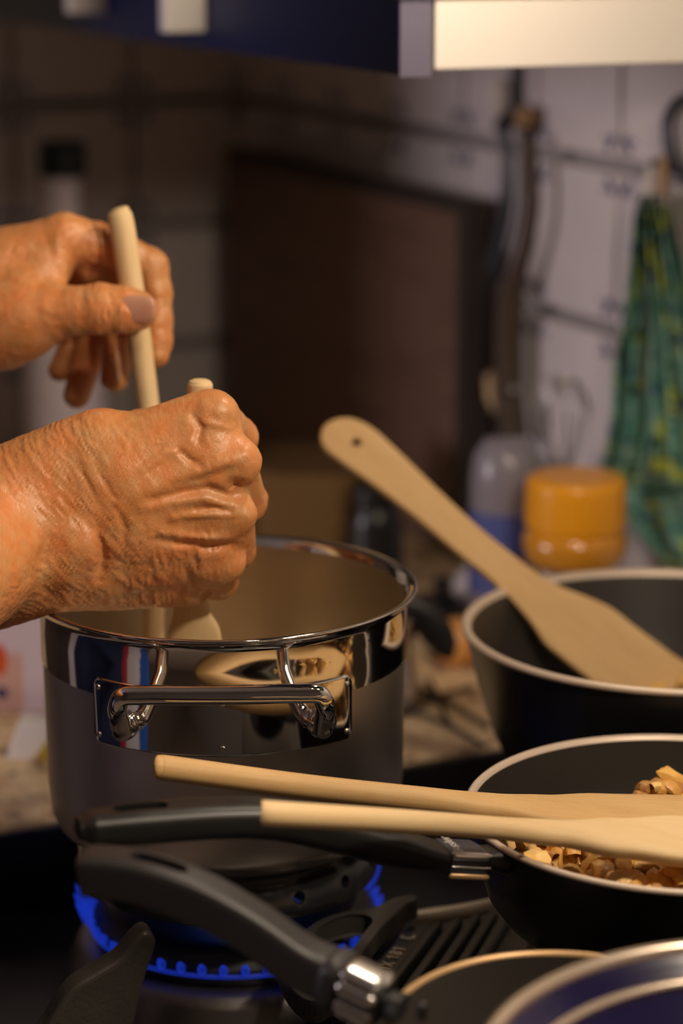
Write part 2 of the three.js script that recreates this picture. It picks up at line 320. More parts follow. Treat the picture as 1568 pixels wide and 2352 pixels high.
// worktop and hob
const STOVE_U = -1.335, STOVE_END = -0.42;
one('worktop', boxUV(nuBox(FRONT - 0.02, N_WALL - 0.0125, U_BACK + 0.0125, STOVE_U, COUNTER - 0.04, COUNTER, 0.006)), M.granite, 'speckled beige granite worktop beyond the gas hob', 'worktop');
one('worktop', boxUV(nuBox(FRONT - 0.02, N_WALL - 0.0125, STOVE_END, 0.9, COUNTER - 0.04, COUNTER, 0.006)), M.granite, 'speckled beige granite worktop on the near side of the hob', 'worktop');
one('base_cabinet', nuBox(FRONT + 0.02, N_WALL - 0.0125, U_BACK + 0.0125, STOVE_U, -EYE, COUNTER - 0.041), M.carcass, 'plain base cabinet under the granite beyond the hob', 'cabinet');
one('base_cabinet', nuBox(FRONT + 0.02, N_WALL - 0.0125, STOVE_END, 0.9, -EYE, COUNTER - 0.041), M.carcass, 'plain base cabinet under the near granite worktop', 'cabinet');
{
  const s = thing('gas_hob', NU(0.65, (STOVE_U + STOVE_END) / 2, -EYE), 'black gas hob carrying the burner, grates and pans', 'hob');
  mesh('hob_top', rel(nuBox(FRONT, N_WALL - 0.0125, STOVE_U + 0.002, STOVE_END - 0.002, HOB - 0.02, HOB, 0.004), s), M.hobBlack, s);
  mesh('side_rail', rel(nuBox(FRONT, N_WALL - 0.0125, STOVE_U + 0.001, STOVE_U + 0.008, HOB, COUNTER - 0.002, 0.002), s), M.hobBlack, s);
  mesh('oven_body', rel(nuBox(FRONT, N_WALL - 0.0125, STOVE_U + 0.002, STOVE_END - 0.002, -EYE, HOB - 0.021), s), M.enamelBlack, s);
}

// ---------------------------------------------------------------- wall cabinet at the top
const CAB_N = 0.657, CAB_U = -1.277;
{
  const g = thing('wall_cabinet', NU(0.8, -1.8, -0.091), 'wall cabinet with dark blue doors and a cream end board', 'cabinet');
  mesh('end_board', rel(nuBox(CAB_N, N_WALL - 0.0125, CAB_U - 0.018, CAB_U, -0.091, -0.0495, 0.0015), g), M.cream, g, 'brightly lit cream board');
  mesh('trim_strip', rel(nuBox(CAB_N - 0.03, N_WALL - 0.0125, CAB_U - 0.03, CAB_U + 0.006, -0.048, -0.03, 0.001), g), M.creamTrim, g, 'yellowish strip above the cream board');
  mesh('carcass', rel(nuBox(CAB_N + 0.001, N_WALL - 0.0125, U_BACK + 0.0125, CAB_U - 0.03, -0.089, 0.6), g), M.carcass, g);
  mesh('end_panel', rel(nuBox(CAB_N + 0.001, N_WALL - 0.0125, CAB_U - 0.03, CAB_U - 0.001, -0.03, 0.6), g), M.cream, g);
  const dn0 = CAB_N - 0.0235, dn1 = CAB_N - 0.0015, doors = [[CAB_U - 0.52, CAB_U - 0.002], [U_BACK + 0.012, CAB_U - 0.523]];
  for (const [a, b] of doors) {
    const d = mesh('door', rel(nuBox(dn0, dn1, a, b, -0.0935, 0.59, 0.0012), g), M.doorBlue, g, 'glossy dark blue door');
    if (b > -1.5) mesh('edge_band', rel(nuBox(dn0 + 0.0005, dn1 - 0.0005, b - 0.001, b + 0.0012, -0.0945, 0.589), g), M.doorEdge, d, 'grey violet door edge');
  }
  // pull handles: vertical cream bars on the doors
  for (const [px, py, D] of [[480, 74, 1.704], [303, 30, 1.90]]) {
    const p = at(px, py, D), u = p.x * SN + p.z * CS, Y = p.y - EYE;
    const h = mesh('pull_handle', rel(nuBox(dn0 - 0.031, dn0 - 0.0002, u - 0.014, u, Y, Y + 0.14, 0.002), g), M.cream, g, 'cream pull handle');
    void h;
  }
}

// ---------------------------------------------------------------- steel pot
const POT = at(514, 1355, 1.249); POT.y = EYE + GRATE;
const POTX = POT.x, POTZ = POT.z, PH = 0.1386, PR = 0.1002;
{
  const g = thing('stock_pot', POT, 'stainless steel stock pot with polished upper band, being stirred', 'pot');
  const steps = (a) => a;
  mesh('body', lathe(steps([[0, 0], [0.080, 0], [0.088, 0.002], [0.0945, 0.007], [0.0975, 0.014], [PR - 0.0012, 0.03], [PR - 0.0004, 0.1005]])), M.steelBrushed, g, 'brushed steel wall');
  mesh('polished_band', lathe([[PR - 0.0004, 0.1005], [PR + 0.0004, 0.1010], [PR + 0.0006, 0.120], [PR + 0.0012, 0.131], [PR + 0.0030, 0.1345], [PR + 0.0056, 0.1368], [PR + 0.0062, 0.1380], [PR + 0.0056, 0.1388], [PR + 0.0036, 0.1386], [PR + 0.0008, 0.1368], [PR - 0.0012, 0.1335]]), M.steelPolished, g, 'mirror polished rim band');
  mesh('inner_wall', lathe([[PR - 0.0012, 0.1335], [PR - 0.0022, 0.125], [PR - 0.0026, 0.03], [PR - 0.006, 0.014], [0.088, 0.008], [0, 0.0075]]), M.steelInner, g, 'satin inner wall');
  // handles, one towards the viewer, one behind
  const yaw = Math.atan2(at(506, 1600, 1.1).x - POTX, 1.249 - 1.1);
  for (const turn of [yaw, yaw + Math.PI]) {
    const rad = (a, r, y) => V(Math.sin(turn + a) * r, y, Math.cos(turn + a) * r);
    // mounting plate bowed over the wall
    const rows = [], na = 40, y0 = 0.0745, y1 = 0.1110, ha = 0.735, rp = PR + 0.0016;
    const pos = [], idx = [], nrm = [];
    const sect = [[0, 0.0], [0.0006, 0.0009], [0.0016, 0.0013], [1, 1]];
    const ys = [y0, y0 + 0.0004, y0 + 0.0016, y1 - 0.0016, y1 - 0.0004, y1], rs = [-0.0016, -0.0004, 0, 0, -0.0004, -0.0016];
    for (let i = 0; i <= na; i++) {
      const f = i / na * 2 - 1, edge = Math.min(1, (1 - Math.abs(f)) / 0.045), lift = Math.sqrt(Math.max(0, 1 - (1 - edge) ** 2));
      for (let k = 0; k < 6; k++) { const yy = mix((y0 + y1) / 2, ys[k], mix(0.80, 1, lift)); const p = rad(f * ha, rp + rs[k] - (edge < 0.3 ? 0.0012 * (1 - edge / 0.3) : 0), yy); pos.push(p.x, p.y, p.z); }
    }
    for (let i = 0; i < na; i++) for (let k = 0; k < 5; k++) { const a = i * 6 + k, b = a + 6; idx.push(a, b, a + 1, b, b + 1, a + 1); }
    const pg = new THREE.BufferGeometry(); pg.setAttribute('position', new THREE.Float32BufferAttribute(pos, 3)); pg.setIndex(idx); pg.computeVertexNormals();
    const plate = mesh('handle_plate', pg, M.steelPolished, g, 'polished mounting plate');
    for (const [a, y] of [[-0.69, 0.080], [-0.69, 0.1060], [0.69, 0.080], [0.69, 0.1060], [0, 0.1030], [0, 0.0795]]) {
      const s = new THREE.SphereGeometry(0.0016, 14, 10); s.scale(1, 1, 0.55); s.rotateY(turn + a); const p = rad(a, PR + 0.0017, y); s.translate(p.x, p.y, p.z); mesh('rivet', s, M.steelSatin, plate);
    }
    // loop handle of flattened rod
    const st = [], hw = 0.53, R0 = PR + 0.002, top = 0.1190, low = 0.0885, out = PR + 0.0315;
    const X = Math.sin(hw) * R0, Zb = Math.cos(hw) * R0;
    const T = (x, y, z) => V(Math.cos(turn) * x + Math.sin(turn) * z, y, -Math.sin(turn) * x + Math.cos(turn) * z);
    const c = [T(-X, low, Zb - 0.002), T(-X, low + 0.0005, Zb + 0.012), T(-X, low + 0.008, out - 0.022), T(-X, top - 0.007, out - 0.004), T(-X + 0.003, top - 0.001, out - 0.001), T(-X + 0.013, top, out), T(-X + 0.035, top, out + 0.0008), T(0, top, out + 0.001), T(X - 0.035, top, out + 0.0008), T(X - 0.013, top, out), T(X - 0.003, top - 0.001, out - 0.001), T(X, top - 0.007, out - 0.004), T(X, low + 0.008, out - 0.022), T(X, low + 0.0005, Zb + 0.012), T(X, low, Zb - 0.002)];
    const pts = curve(c, 120);
    mesh('loop_handle', loft(pts.map(p => ({ p, w: 0.0098, h: 0.0098, e: 2.6 })), 22, true, T(0.13, 0.2, 1).sub(T(0, 0, 0)).normalize()), M.steelPolished, g, 'polished steel loop handle');
    for (const sx of [-1, 1]) { const s = new THREE.SphereGeometry(0.0085, 20, 14); s.scale(1, 1, 0.45); s.rotateY(turn + sx * hw); const p = T(sx * X, low, Zb + 0.0005); s.translate(p.x, p.y, p.z); mesh('weld_foot', s, M.steelPolished, plate); }
  }
}

// ---------------------------------------------------------------- burner with flames, pot ring, grates
const BC = V(-0.0615, EYE - 0.555, -1.2651), BR = 0.0831;
{
  const b = thing('gas_burner', V(BC.x, EYE + HOB, BC.z), 'large wok burner with a ring of blue flames under the steel pot', 'burner');
  const y = BC.y - b.position.y;
  mesh('spill_ring', lathe([[0.060, 0.001], [0.099, 0.001], [0.1005, 0.004], [0.0985, 0.012], [0.0930, 0.0270], [0.0900, 0.0315], [0.0860, 0.0335], [0.0780, 0.0340]]), M.burnerAlu, b, 'dull aluminium burner base ring');
  mesh('flame_crown', lathe([[0.030, 0.020], [0.0775, 0.030], [0.080, y - 0.008], [0.0815, y - 0.005], [0.0815, y - 0.002], [0.076, y + 0.006], [0.070, y + 0.010], [0.040, y + 0.013], [0.0, y + 0.013]]), M.burnerCap, b, 'black burner crown');
  const flameGeo = (l, r) => { const g = lathe([[0.0006, 0], [r * 0.8, l * 0.12], [r, l * 0.35], [r * 0.85, l * 0.6], [r * 0.4, l * 0.88], [0, l]], 10); return g; };
  const small = flameGeo(0.0085, 0.0026), tall = flameGeo(0.020, 0.0032);
  const NF = 44;
  for (let k = 0; k < NF; k++) {
    const a = k / NF * Math.PI * 2 + 0.03, big = (a > 2.75 && a < 3.55) || (a > 5.6 && a < 6.1 && k % 2), f = mesh('flame', big ? tall : small, M.flame, b);
    f.castShadow = false; const R = 0.0815; f.position.set(Math.cos(a) * R, y - 0.004, Math.sin(a) * R); f.rotation.set(0, -a, -0.55, 'YXZ');
  }
  const low = mesh('flame_skirt', lathe([[0.0818, y - 0.0068], [0.0835, y - 0.0062], [0.0838, y - 0.0048], [0.0822, y - 0.0040]]), M.flame, b, 'thin blue line of flame'); low.castShadow = false;
  const pl = new THREE.PointLight(C(0.08, 0.20, 1.0), 0.003, 0, 2); pl.position.set(BC.x, BC.y + 0.03, BC.z); pl.castShadow = true; scene.add(pl);
  // ring of holes the pot stands on
  const rg = thing('pot_ring', V(POTX, EYE + GRATE - 0.028, POTZ), 'black pierced support ring between burner and steel pot', 'pot ring');
  let ringG = lathe([[0.066, 0.0], [0.082, 0.0], [0.0850, 0.002], [0.0855, 0.006], [0.0835, 0.016], [0.080, 0.0235], [0.076, 0.0275], [0.070, 0.0278], [0.069, 0.024], [0.074, 0.016], [0.0755, 0.006], [0.066, 0.004], [0.066, 0.0]], 72);
  const ev = new Evaluator(); ev.attributes = ['position', 'normal']; ev.useGroups = false;
  let br = new Brush(mergeVertices(ringG.deleteAttribute('uv'))); br.updateMatrixWorld();
  for (let k = 0; k < 16; k++) { const a = k / 16 * Math.PI * 2 + 0.13, cg = new THREE.CylinderGeometry(0.0036, 0.0036, 0.03, 18); cg.deleteAttribute('uv'); cg.rotateX(Math.PI / 2); cg.translate(0, 0.0125, 0.08); cg.rotateY(a); const c = new Brush(mergeVertices(cg)); c.updateMatrixWorld(); br = ev.evaluate(br, c, SUBTRACTION); br.updateMatrixWorld(); }
  mesh('ring', creased(br.geometry, 0.6), M.enamelBlack, rg);
  for (let k = 0; k < 3; k++) { const a = k * 2.094 + 0.62, f = new RoundedBoxGeometry(0.012, 0.062, 0.010, 2, 0.002); f.translate(0, -0.029, 0); f.rotateY(a); f.translate(Math.sin(a) * 0.096 * 0 + Math.sin(a) * 0.078, 0, Math.cos(a) * 0.078); }
}
{
  // cast iron grate: two near fingers seen, the rest of the star behind the pot
  const gy = -0.53;
  const grate = thing('burner_grate', V(POTX, EYE + HOB, POTZ), 'cast iron burner grate with pointed fingers around the flames', 'grate');
  // near left finger: a rising fang
  const fang = [{ px: 150, py: 2420, w: 0.030, h: 0.012, D: 1.040 }, { px: 205, py: 2300, w: 0.030, h: 0.030, D: 1.075 }, { px: 262, py: 2228, w: 0.022, h: 0.024, D: 1.108 }, { px: 308, py: 2180, w: 0.014, h: 0.015, D: 1.130 }, { px: 328, py: 2158, w: 0.007, h: 0.009, D: 1.139 }, { px: 331, py: 2154, w: 0.003, h: 0.004, D: 1.140 }];
  void fang;
  const fp = [[70, 2440], [120, 2352], [168, 2278], [225, 2240], [280, 2205], [318, 2160], [334, 2148], [343, 2160], [340, 2180], [322, 2232], [305, 2300], [288, 2370], [270, 2440]];
  const O = at(300, 2200, 1.135), e1 = V(1, 0, -0.35).normalize(), e2 = V(0.02, 1, 0.05).normalize(); e2.addScaledVector(e1, -e1.dot(e2)).normalize();
  mesh('finger', rel(boardOnPlane(O, e1, e2, outline(fp, 90), 0.009, [], 0.003), grate), M.cast, grate, 'pointed finger rising at the near left');
  // near right finger with a rounded opening
  const pts = (a) => a.map(([x, y]) => onY(x, y, gy));
  const shp = (a) => pts(outline(a, 70)).map(p => new THREE.Vector2(p.x, -p.z));
  const sh = new THREE.Shape(shp([[640, 2200], [690, 2152], [740, 2116], [800, 2097], [860, 2088], [905, 2068], [945, 2060], [955, 2065], [928, 2078], [905, 2100], [872, 2130], [835, 2180], [800, 2235], [740, 2300], [690, 2290]]));
  sh.holes.push(new THREE.Path(shp([[722, 2152], [755, 2122], [805, 2106], [845, 2108], [856, 2118], [835, 2148], [805, 2190], [770, 2220], [735, 2200]])));
  const eg = new THREE.ExtrudeGeometry(sh, { depth: 0.010, bevelEnabled: true, bevelSize: 0.001, bevelThickness: 0.0012, bevelSegments: 2 }); eg.rotateX(-Math.PI / 2); eg.translate(0, EYE + gy - 0.010, 0);
  mesh('finger', rel(eg, grate), M.cast, grate, 'flat forked finger at the near right');
  // outer frame bars standing on the hob
  for (const [a, len] of [[1.0, 0.075], [2.0, 0.075]]) {
    const p = V(POTX + Math.cos(a) * 0.135, EYE + gy - 0.03, POTZ - Math.sin(a) * 0.135), f = new RoundedBoxGeometry(len, 0.012, 0.010, 2, 0.003); f.rotateY(a); f.translate(POTX + Math.cos(a) * 0.118, EYE + gy - 0.006, POTZ - Math.sin(a) * 0.118); mesh('finger', rel(f, grate), M.cast, grate);
    const l = new RoundedBoxGeometry(0.012, 0.07, 0.012, 2, 0.002); l.translate(p.x, EYE + HOB + 0.035, p.z); mesh('foot', rel(l, grate), M.cast, grate);
  }
  // ribbed iron plate with raised letters
  const py = -0.552, rp = onY(1000, 2170, py), plate = thing('ribbed_griddle', V(rp.x, EYE + HOB, rp.z), 'ribbed cast iron plate with raised letters between the burners', 'griddle');
  const psh = new THREE.Shape([[900, 2128], [940, 2108], [1135, 2080], [1230, 2092], [1180, 2300], [900, 2420], [760, 2330]].map(([x, y]) => { const p = onY(x, y, py - 0.005); return new THREE.Vector2(p.x, -p.z); }));
  const pg = new THREE.ExtrudeGeometry(psh, { depth: HOB * -1 + py - 0.006, bevelEnabled: false }); pg.rotateX(-Math.PI / 2); pg.translate(0, EYE + HOB + 0.001, 0); mesh('plate', rel(pg, plate), M.cast, plate);
  const rib = (x0, y0, x1, y1, w, h) => {
    const a = onY(x0, y0, py), b = onY(x1, y1, py), st = [0, 0.04, 0.5, 0.96, 1].map((t, i) => ({ p: a.clone().lerp(b, t), w: i % 4 ? w : w * 0.5, h: i % 4 ? h : h * 0.6, e: 5 }));
    mesh('rib', rel(loft(st, 12), plate), M.cast, plate);
  };
  rib(917, 2118, 800, 2275, 0.0042, 0.009); rib(934, 2120, 815, 2290, 0.0042, 0.009);
  for (const [a, b, c, d] of [[1012, 2120, 850, 2330], [1058, 2110, 900, 2330], [1100, 2102, 960, 2310], [1138, 2096, 1010, 2300], [1172, 2094, 1060, 2280]]) rib(a, b, c, d, 0.0050, 0.008);
  { const a = onY(972, 2122, py), b = onY(834, 2308, py); mesh('letter_strip', rel(loft([0, 0.03, 0.97, 1].map((t, i) => ({ p: a.clone().lerp(b, t), w: i % 3 ? 0.0135 : 0.011, h: i % 3 ? 0.009 : 0.006, e: 7 })), 20), plate), M.cast, plate, 'flat raised strip with cast letters'); }
  const lip = ['rib'].map(() => { const st = [[938, 2112], [990, 2104], [1060, 2094], [1128, 2080]].map(([x, y], i) => ({ p: onY(x, y, py + 0.006), w: [0.006, 0.008, 0.0065, 0.004][i], h: 0.009, e: 3 })); return loft(spline(st, 20), 14); })[0];
  mesh('raised_lip', rel(lip, plate), M.castWorn, plate, 'worn shiny raised edge');
  const font = await new FontLoader().loadAsync('fonts/droid/droid_sans_bold.typeface.json');
  const dir = onY(960, 2140, py).sub(onY(880, 2245, py)).normalize();
  for (const [txt, x, y, s] of [['C', 946, 2166, 0.0085], ['181', 912, 2211, 0.0072], ['M1X', 880, 2254, 0.0072]]) {
    const tg = new TextGeometry(txt, { font, size: s, depth: 0.0016, curveSegments: 4, bevelEnabled: false }); const p = onY(x, y, py + 0.0042);
    tg.applyMatrix4(new THREE.Matrix4().makeBasis(dir, V(0, 1, 0).cross(dir), V(0, 1, 0)).setPosition(p)); mesh('lettering', rel(tg, plate), M.castWorn, plate, 'raised cast letters');
  }
}

// ---------------------------------------------------------------- pans
function holeCut(geo, centre, dir, len, wid, deep = 0.06) {
  const d = V(dir.x, 0, dir.z).normalize(), sh = new THREE.Shape(), r = wid / 2, l = len / 2 - r;
  sh.absarc(l, 0, r, -Math.PI / 2, Math.PI / 2, false); sh.absarc(-l, 0, r, Math.PI / 2, Math.PI * 1.5, false);
  const g = new THREE.ExtrudeGeometry(sh, { depth: deep, bevelEnabled: false, curveSegments: 12 }); g.translate(0, 0, -deep / 2); g.rotateX(-Math.PI / 2); g.rotateY(Math.atan2(-d.z, d.x)); g.translate(centre.x, centre.y, centre.z);
  for (const q of [geo, g]) for (const k of Object.keys(q.attributes)) if (k !== 'position' && k !== 'normal') q.deleteAttribute(k);
  const ev = new Evaluator(); ev.attributes = ['position', 'normal']; ev.useGroups = false;
  const strip = (q) => { const p = q.clone(); p.deleteAttribute('normal'); const w = mergeVertices(p, 1e-6); w.computeVertexNormals(); return w; };
  const a = new Brush(strip(geo)), b = new Brush(strip(g)); a.updateMatrixWorld(); b.updateMatrixWorld();
  const out = ev.evaluate(a, b, SUBTRACTION).geometry; out.deleteAttribute('normal'); const o = mergeVertices(out, 1e-6); return boxUV(creased(o, 0.75));
}
function panAt(name, c, baseY, prof, label, matRim, rimR) {
  // prof: [radius, height] from the base centre to the rim, outside
  const g = thing(name, V(c.x, EYE + baseY, c.z), label, 'pan');
  const top = prof[prof.length - 1], R = top[0], Hh = top[1];
  mesh('body', lathe([[0, 0], ...prof]), M.nonstick, g, 'black outer wall');
  mesh('rim', lathe([[R, Hh - 0.0004], [R + rimR * 0.4, Hh], [R + rimR * 0.45, Hh + rimR * 0.5], [R, Hh + rimR * 0.9], [R - rimR * 0.7, Hh + rimR * 0.7], [R - rimR, Hh]], 120), matRim, g, 'bare metal rim');
  mesh('inner_coating', lathe([...prof.map(([r, h]) => [Math.max(0, r - rimR), h + (h < 0.004 ? 0.003 : 0)]).reverse(), [0, 0.003]]), M.nonstickInner, g, 'dark non-stick inside');
  return g;
}
const FRY = { x: 0.1705, z: -1.1177, rim: -0.4372, R: 0.1077, base: -0.4935 };
const fry = panAt('frying_pan', FRY, FRY.base, [[0.082, 0], [0.090, 0.003], [0.0965, 0.012], [0.1035, 0.034], [0.1070, FRY.rim - FRY.base - 0.001]], 'black frying pan holding fried morsels under two wooden spatulas', M.rimAlu, 0.0030);
{
  const D = (px) => mix(1.000, 1.058, (px - 185) / 830);
  const P = (px, py) => at(px, py, D(px));
  const ctrl = [[172, 1904, 0.006, 0.005, 2], [180, 1903, 0.014, 0.010, 2.4], [215, 1899, 0.0205, 0.0145, 3], [330, 1890, 0.0235, 0.0165, 3.2], [500, 1879, 0.0235, 0.0165, 3.2], [620, 1881, 0.0235, 0.0170, 3.2], [760, 1908, 0.0235, 0.0180, 3.2], [880, 1940, 0.0230, 0.0175, 3.4], [1015, 1969, 0.0245, 0.0118, 4]].map(([x, y, w, h, e]) => ({ p: P(x, y), w, h, e }));
  let hg = loft(spline(ctrl, 80), 44); hg = holeCut(hg, P(322, 1862), P(400, 1884).sub(P(260, 1896)), 0.026, 0.0082);
  const h = mesh('handle', rel(hg, fry), M.bakelite, fry, 'black moulded handle with hanging slot');
  const a = P(1012, 1968), b = at(1112, 1972, 1.066), dir = b.clone().sub(a).normalize();
  const L = (t) => a.clone().lerp(b, t);
  const ferr = mesh('ferrule', rel(loft([{ p: L(0), w: 0.0255, h: 0.0122, e: 5 }, { p: L(0.8), w: 0.0255, h: 0.0122, e: 5 }, { p: L(0.93), w: 0.0215, h: 0.0100, e: 5 }], 36), fry), M.gunmetal, h, 'dark metal ferrule');
  { const up = V(0, 1, 0).addScaledVector(dir, -dir.y).normalize(), side = dir.clone().cross(up).normalize(); if (side.z < 0) side.negate();
    for (const [u, sd, w, m] of [[0.0048, 0.0112, 0.0040, M.steelSatin], [-0.0002, 0.0127, 0.0012, M.steelSatin], [-0.0050, 0.0118, 0.0030, M.rimRust]]) mesh('band', rel(loft([0, 0.04, 0.8, 0.9].map((t, i) => ({ p: L(t).addScaledVector(up, u).addScaledVector(side, sd), w: i % 3 ? w : w * 0.6, h: i % 3 ? w : w * 0.6, e: 2.6 })), 18), fry), m, ferr, 'bright metal band'); }
  mesh('bracket', rel(loft([{ p: L(0.9), w: 0.019, h: 0.0090, e: 4 }, { p: L(1.1), w: 0.019, h: 0.010, e: 4 }, { p: L(1.38), w: 0.021, h: 0.013, e: 4 }], 24), fry), M.bakelite, h);
  const font = await new FontLoader().loadAsync('fonts/droid/droid_sans_regular.typeface.json');
  const tg = new TextGeometry('Fissler', { font, size: 0.0046, depth: 0.0006, curveSegments: 4, bevelEnabled: false }); tg.scale(1.05, 1, 1);
  const up = V(0, 1, 0).addScaledVector(dir, -dir.y).normalize(), back = up.clone().cross(dir).normalize();   // reads from the near edge to the far one
  if (back.z > 0) back.negate();
  const p0 = L(0.30).addScaledVector(up, 0.0060).addScaledVector(back, -0.0085);
  tg.applyMatrix4(new THREE.Matrix4().makeBasis(back, dir.clone().negate(), up).setPosition(p0)); mesh('lettering', rel(tg, fry), M.cream, h, 'pale lettering on the ferrule'); void ferr;
}
const DEEP = { x: 0.1977, z: -1.360, rim: -0.416, R: 0.125, base: -0.4935 };
const deep = panAt('deep_pan', DEEP, DEEP.base, [[0.094, 0], [0.101, 0.003], [0.1055, 0.012], [0.116, 0.045], [0.1238, DEEP.rim - DEEP.base - 0.0015]], 'deep black pan with a pale rim and one wooden spatula', M.rimAlu, 0.0042);
{ const a = V(DEEP.x + 0.100, EYE + DEEP.rim - 0.02, DEEP.z + 0.07), b = V(DEEP.x + 0.245, EYE + DEEP.rim + 0.02, DEEP.z + 0.175); mesh('handle', rel(loft(spline([{ p: a, w: 0.02, h: 0.014, e: 3 }, { p: a.clone().lerp(b, 0.5), w: 0.024, h: 0.016, e: 3 }, { p: b, w: 0.02, h: 0.014, e: 3 }], 16), 18), deep), M.bakelite, deep); }
const EGG = { x: 0.0939, z: -0.9118, rim: -0.455, base: -0.4935 };
const egg = panAt('egg_pan', EGG, EGG.base, [[0.056, 0], [0.062, 0.003], [0.066, 0.010], [0.0748, EGG.rim - EGG.base - 0.001]], 'small black egg pan with a brown worn rim and grey handle', M.rimRust, 0.0021);
{
  const D = (px) => mix(0.950, 0.927, (px - 200) / 650), P = (px, py) => at(px, py, D(px));
  const ctrl = [[192, 2003, 0.0165, 0.0150, 4], [196, 2003, 0.0200, 0.0180, 5], [215, 2001, 0.0212, 0.0190, 5.5], [337, 2018, 0.0212, 0.0190, 5.5], [460, 2063, 0.0205, 0.0192, 5.5], [580, 2131, 0.0200, 0.0195, 5], [685, 2205, 0.0205, 0.0200, 5], [760, 2240, 0.0210, 0.0205, 5]].map(([x, y, w, h, e]) => ({ p: P(x, y), w, h, e }));
  let hg = loft(spline(ctrl, 70), 48); hg = holeCut(hg, P(365, 2014), P(430, 2052).sub(P(300, 2008)), 0.0255, 0.0085);
  const h = mesh('handle', rel(hg, egg), M.greyPlastic, egg, 'dark grey plastic handle with hanging slot');
  const a = P(752, 2237), b = at(905, 2312, 0.915), L = (t) => a.clone().lerp(b, t);
  mesh('collar', rel(loft([{ p: L(0), w: 0.0215, h: 0.0215, e: 4 }, { p: L(0.05), w: 0.0235, h: 0.0235, e: 4 }, { p: L(0.20), w: 0.0235, h: 0.0235, e: 4 }, { p: L(0.25), w: 0.021, h: 0.021, e: 4 }], 30), egg), M.greyPlastic, h, 'raised collar');
  const dir = b.clone().sub(a).normalize(), up = V(0, 1, 0).addScaledVector(dir, -dir.y).normalize(), side = dir.clone().cross(up).normalize(); if (side.z < 0) side.negate();
  const fer = mesh('ferrule', rel(loft([{ p: L(0.22), w: 0.0175, h: 0.0170, e: 4 }, { p: L(0.86), w: 0.0175, h: 0.0170, e: 4 }], 30), egg), M.bakelite, h, 'dark ferrule core');
  for (const [u, sd, w, hh, t0, t1] of [[0.0078, 0, 0.019, 0.0065, 0.24, 0.86], [0.0028, 0.0088, 0.0062, 0.0062, 0.26, 0.84], [-0.0058, 0.0084, 0.0066, 0.0066, 0.28, 0.86]]) { // bright metal ribs along the ferrule
    const st = []; for (let i = 0; i <= 12; i++) { const t = i / 12, k = Math.min(1, 0.45 + 6 * Math.min(t, 1 - t)); st.push({ p: L(mix(t0, t1, t)).addScaledVector(up, u).addScaledVector(side, sd), w: w * k, h: hh * k, e: 2.6 }); }
    mesh('rib', rel(loft(st, 20), egg), M.steelSatin, fer, 'bright metal rib');
  }
  mesh('bracket', rel(loft([{ p: L(0.84), w: 0.012, h: 0.010, e: 3 }, { p: L(1.10), w: 0.015, h: 0.013, e: 3 }], 22), egg), M.bakelite, h);
  const riv = new THREE.CapsuleGeometry(0.0024, 0.004, 6, 14); const rp = at(968, 2322, 0.905); riv.translate(rp.x, rp.y, rp.z); mesh('rivet', rel(riv, egg), M.bakelite, egg);
}
const BOWL = { x: 0.1725, z: -0.798 };
{
  const g = thing('blue_bowl', V(BOWL.x, EYE + GRATE, BOWL.z), 'dark blue enamel bowl with bright rolled rims in the near corner', 'bowl');
  const y = -0.42 - GRATE;   // rim height above its foot
  mesh('body', lathe([[0, 0], [0.042, 0], [0.046, 0.004], [0.052, 0.030], [0.0575, 0.0395], [0.077, 0.049], [0.108, 0.061], [0.1205, y - 0.004], [0.1225, y - 0.001], [0.1180, y - 0.001], [0.1145, y - 0.006], [0.106, y - 0.0105], [0.078, 0.054], [0.054, 0.043], [0.04, 0.008], [0, 0.006]], 140), M.blueEnamel, g);
  const rim = new THREE.TorusGeometry(0.1212, 0.0036, 16, 140); rim.rotateX(Math.PI / 2); rim.translate(0, y - 0.0008, 0); mesh('rim', rim, M.rimWarm, g, 'bright rolled rim');
  const r2 = new THREE.TorusGeometry(0.1065, 0.0026, 14, 140); r2.rotateX(Math.PI / 2); r2.translate(0, y - 0.0095, 0); mesh('inner_ring', r2, M.rimWarm, g, 'second bright ring inside');
}

// ---------------------------------------------------------------- wooden spatulas and spoons
{ // A: flat spatula leaning in the deep pan
  const O = at(1215, 1345, 1.440), tip = at(1500, 1560, 1.418), e1 = tip.clone().sub(O).normalize(), side = at(1330, 1250, 1.452).sub(O); side.addScaledVector(e1, -side.dot(e1)).normalize();
  const ol = outline([[742, 1003], [748, 983], [772, 969], [806, 967], [845, 984], [905, 1036], [1000, 1128], [1100, 1220], [1190, 1292], [1262, 1342], [1368, 1386], [1400, 1402], [1452, 1442], [1530, 1500], [1604, 1560], [1590, 1600], [1500, 1625], [1425, 1612], [1350, 1552], [1300, 1512], [1255, 1474], [1240, 1452], [1225, 1430], [1190, 1388], [1130, 1328], [1050, 1262], [950, 1178], [850, 1102], [775, 1048], [748, 1024]], 140);
  const hole = outline([[806, 1015], [818, 1007], [830, 1014], [830, 1023], [818, 1026], [808, 1022]], 20);
  let g = boardOnPlane(O, e1, side, ol, 0.0062, [hole], 0.0018);
  one('wooden_spatula', uvAlong(g, O, e1, side), M.beechOld, 'flat wooden spatula with a hanging hole, leaning in the deep pan', 'spatula');
}
function uvAlong(g, O, e1, e2) { const p = g.attributes.position, uv = [], a = V(); for (let i = 0; i < p.count; i++) { a.fromBufferAttribute(p, i).sub(O); uv.push(a.dot(e1), a.dot(e2)); } g.setAttribute('uv', new THREE.Float32BufferAttribute(uv, 2)); return g; }
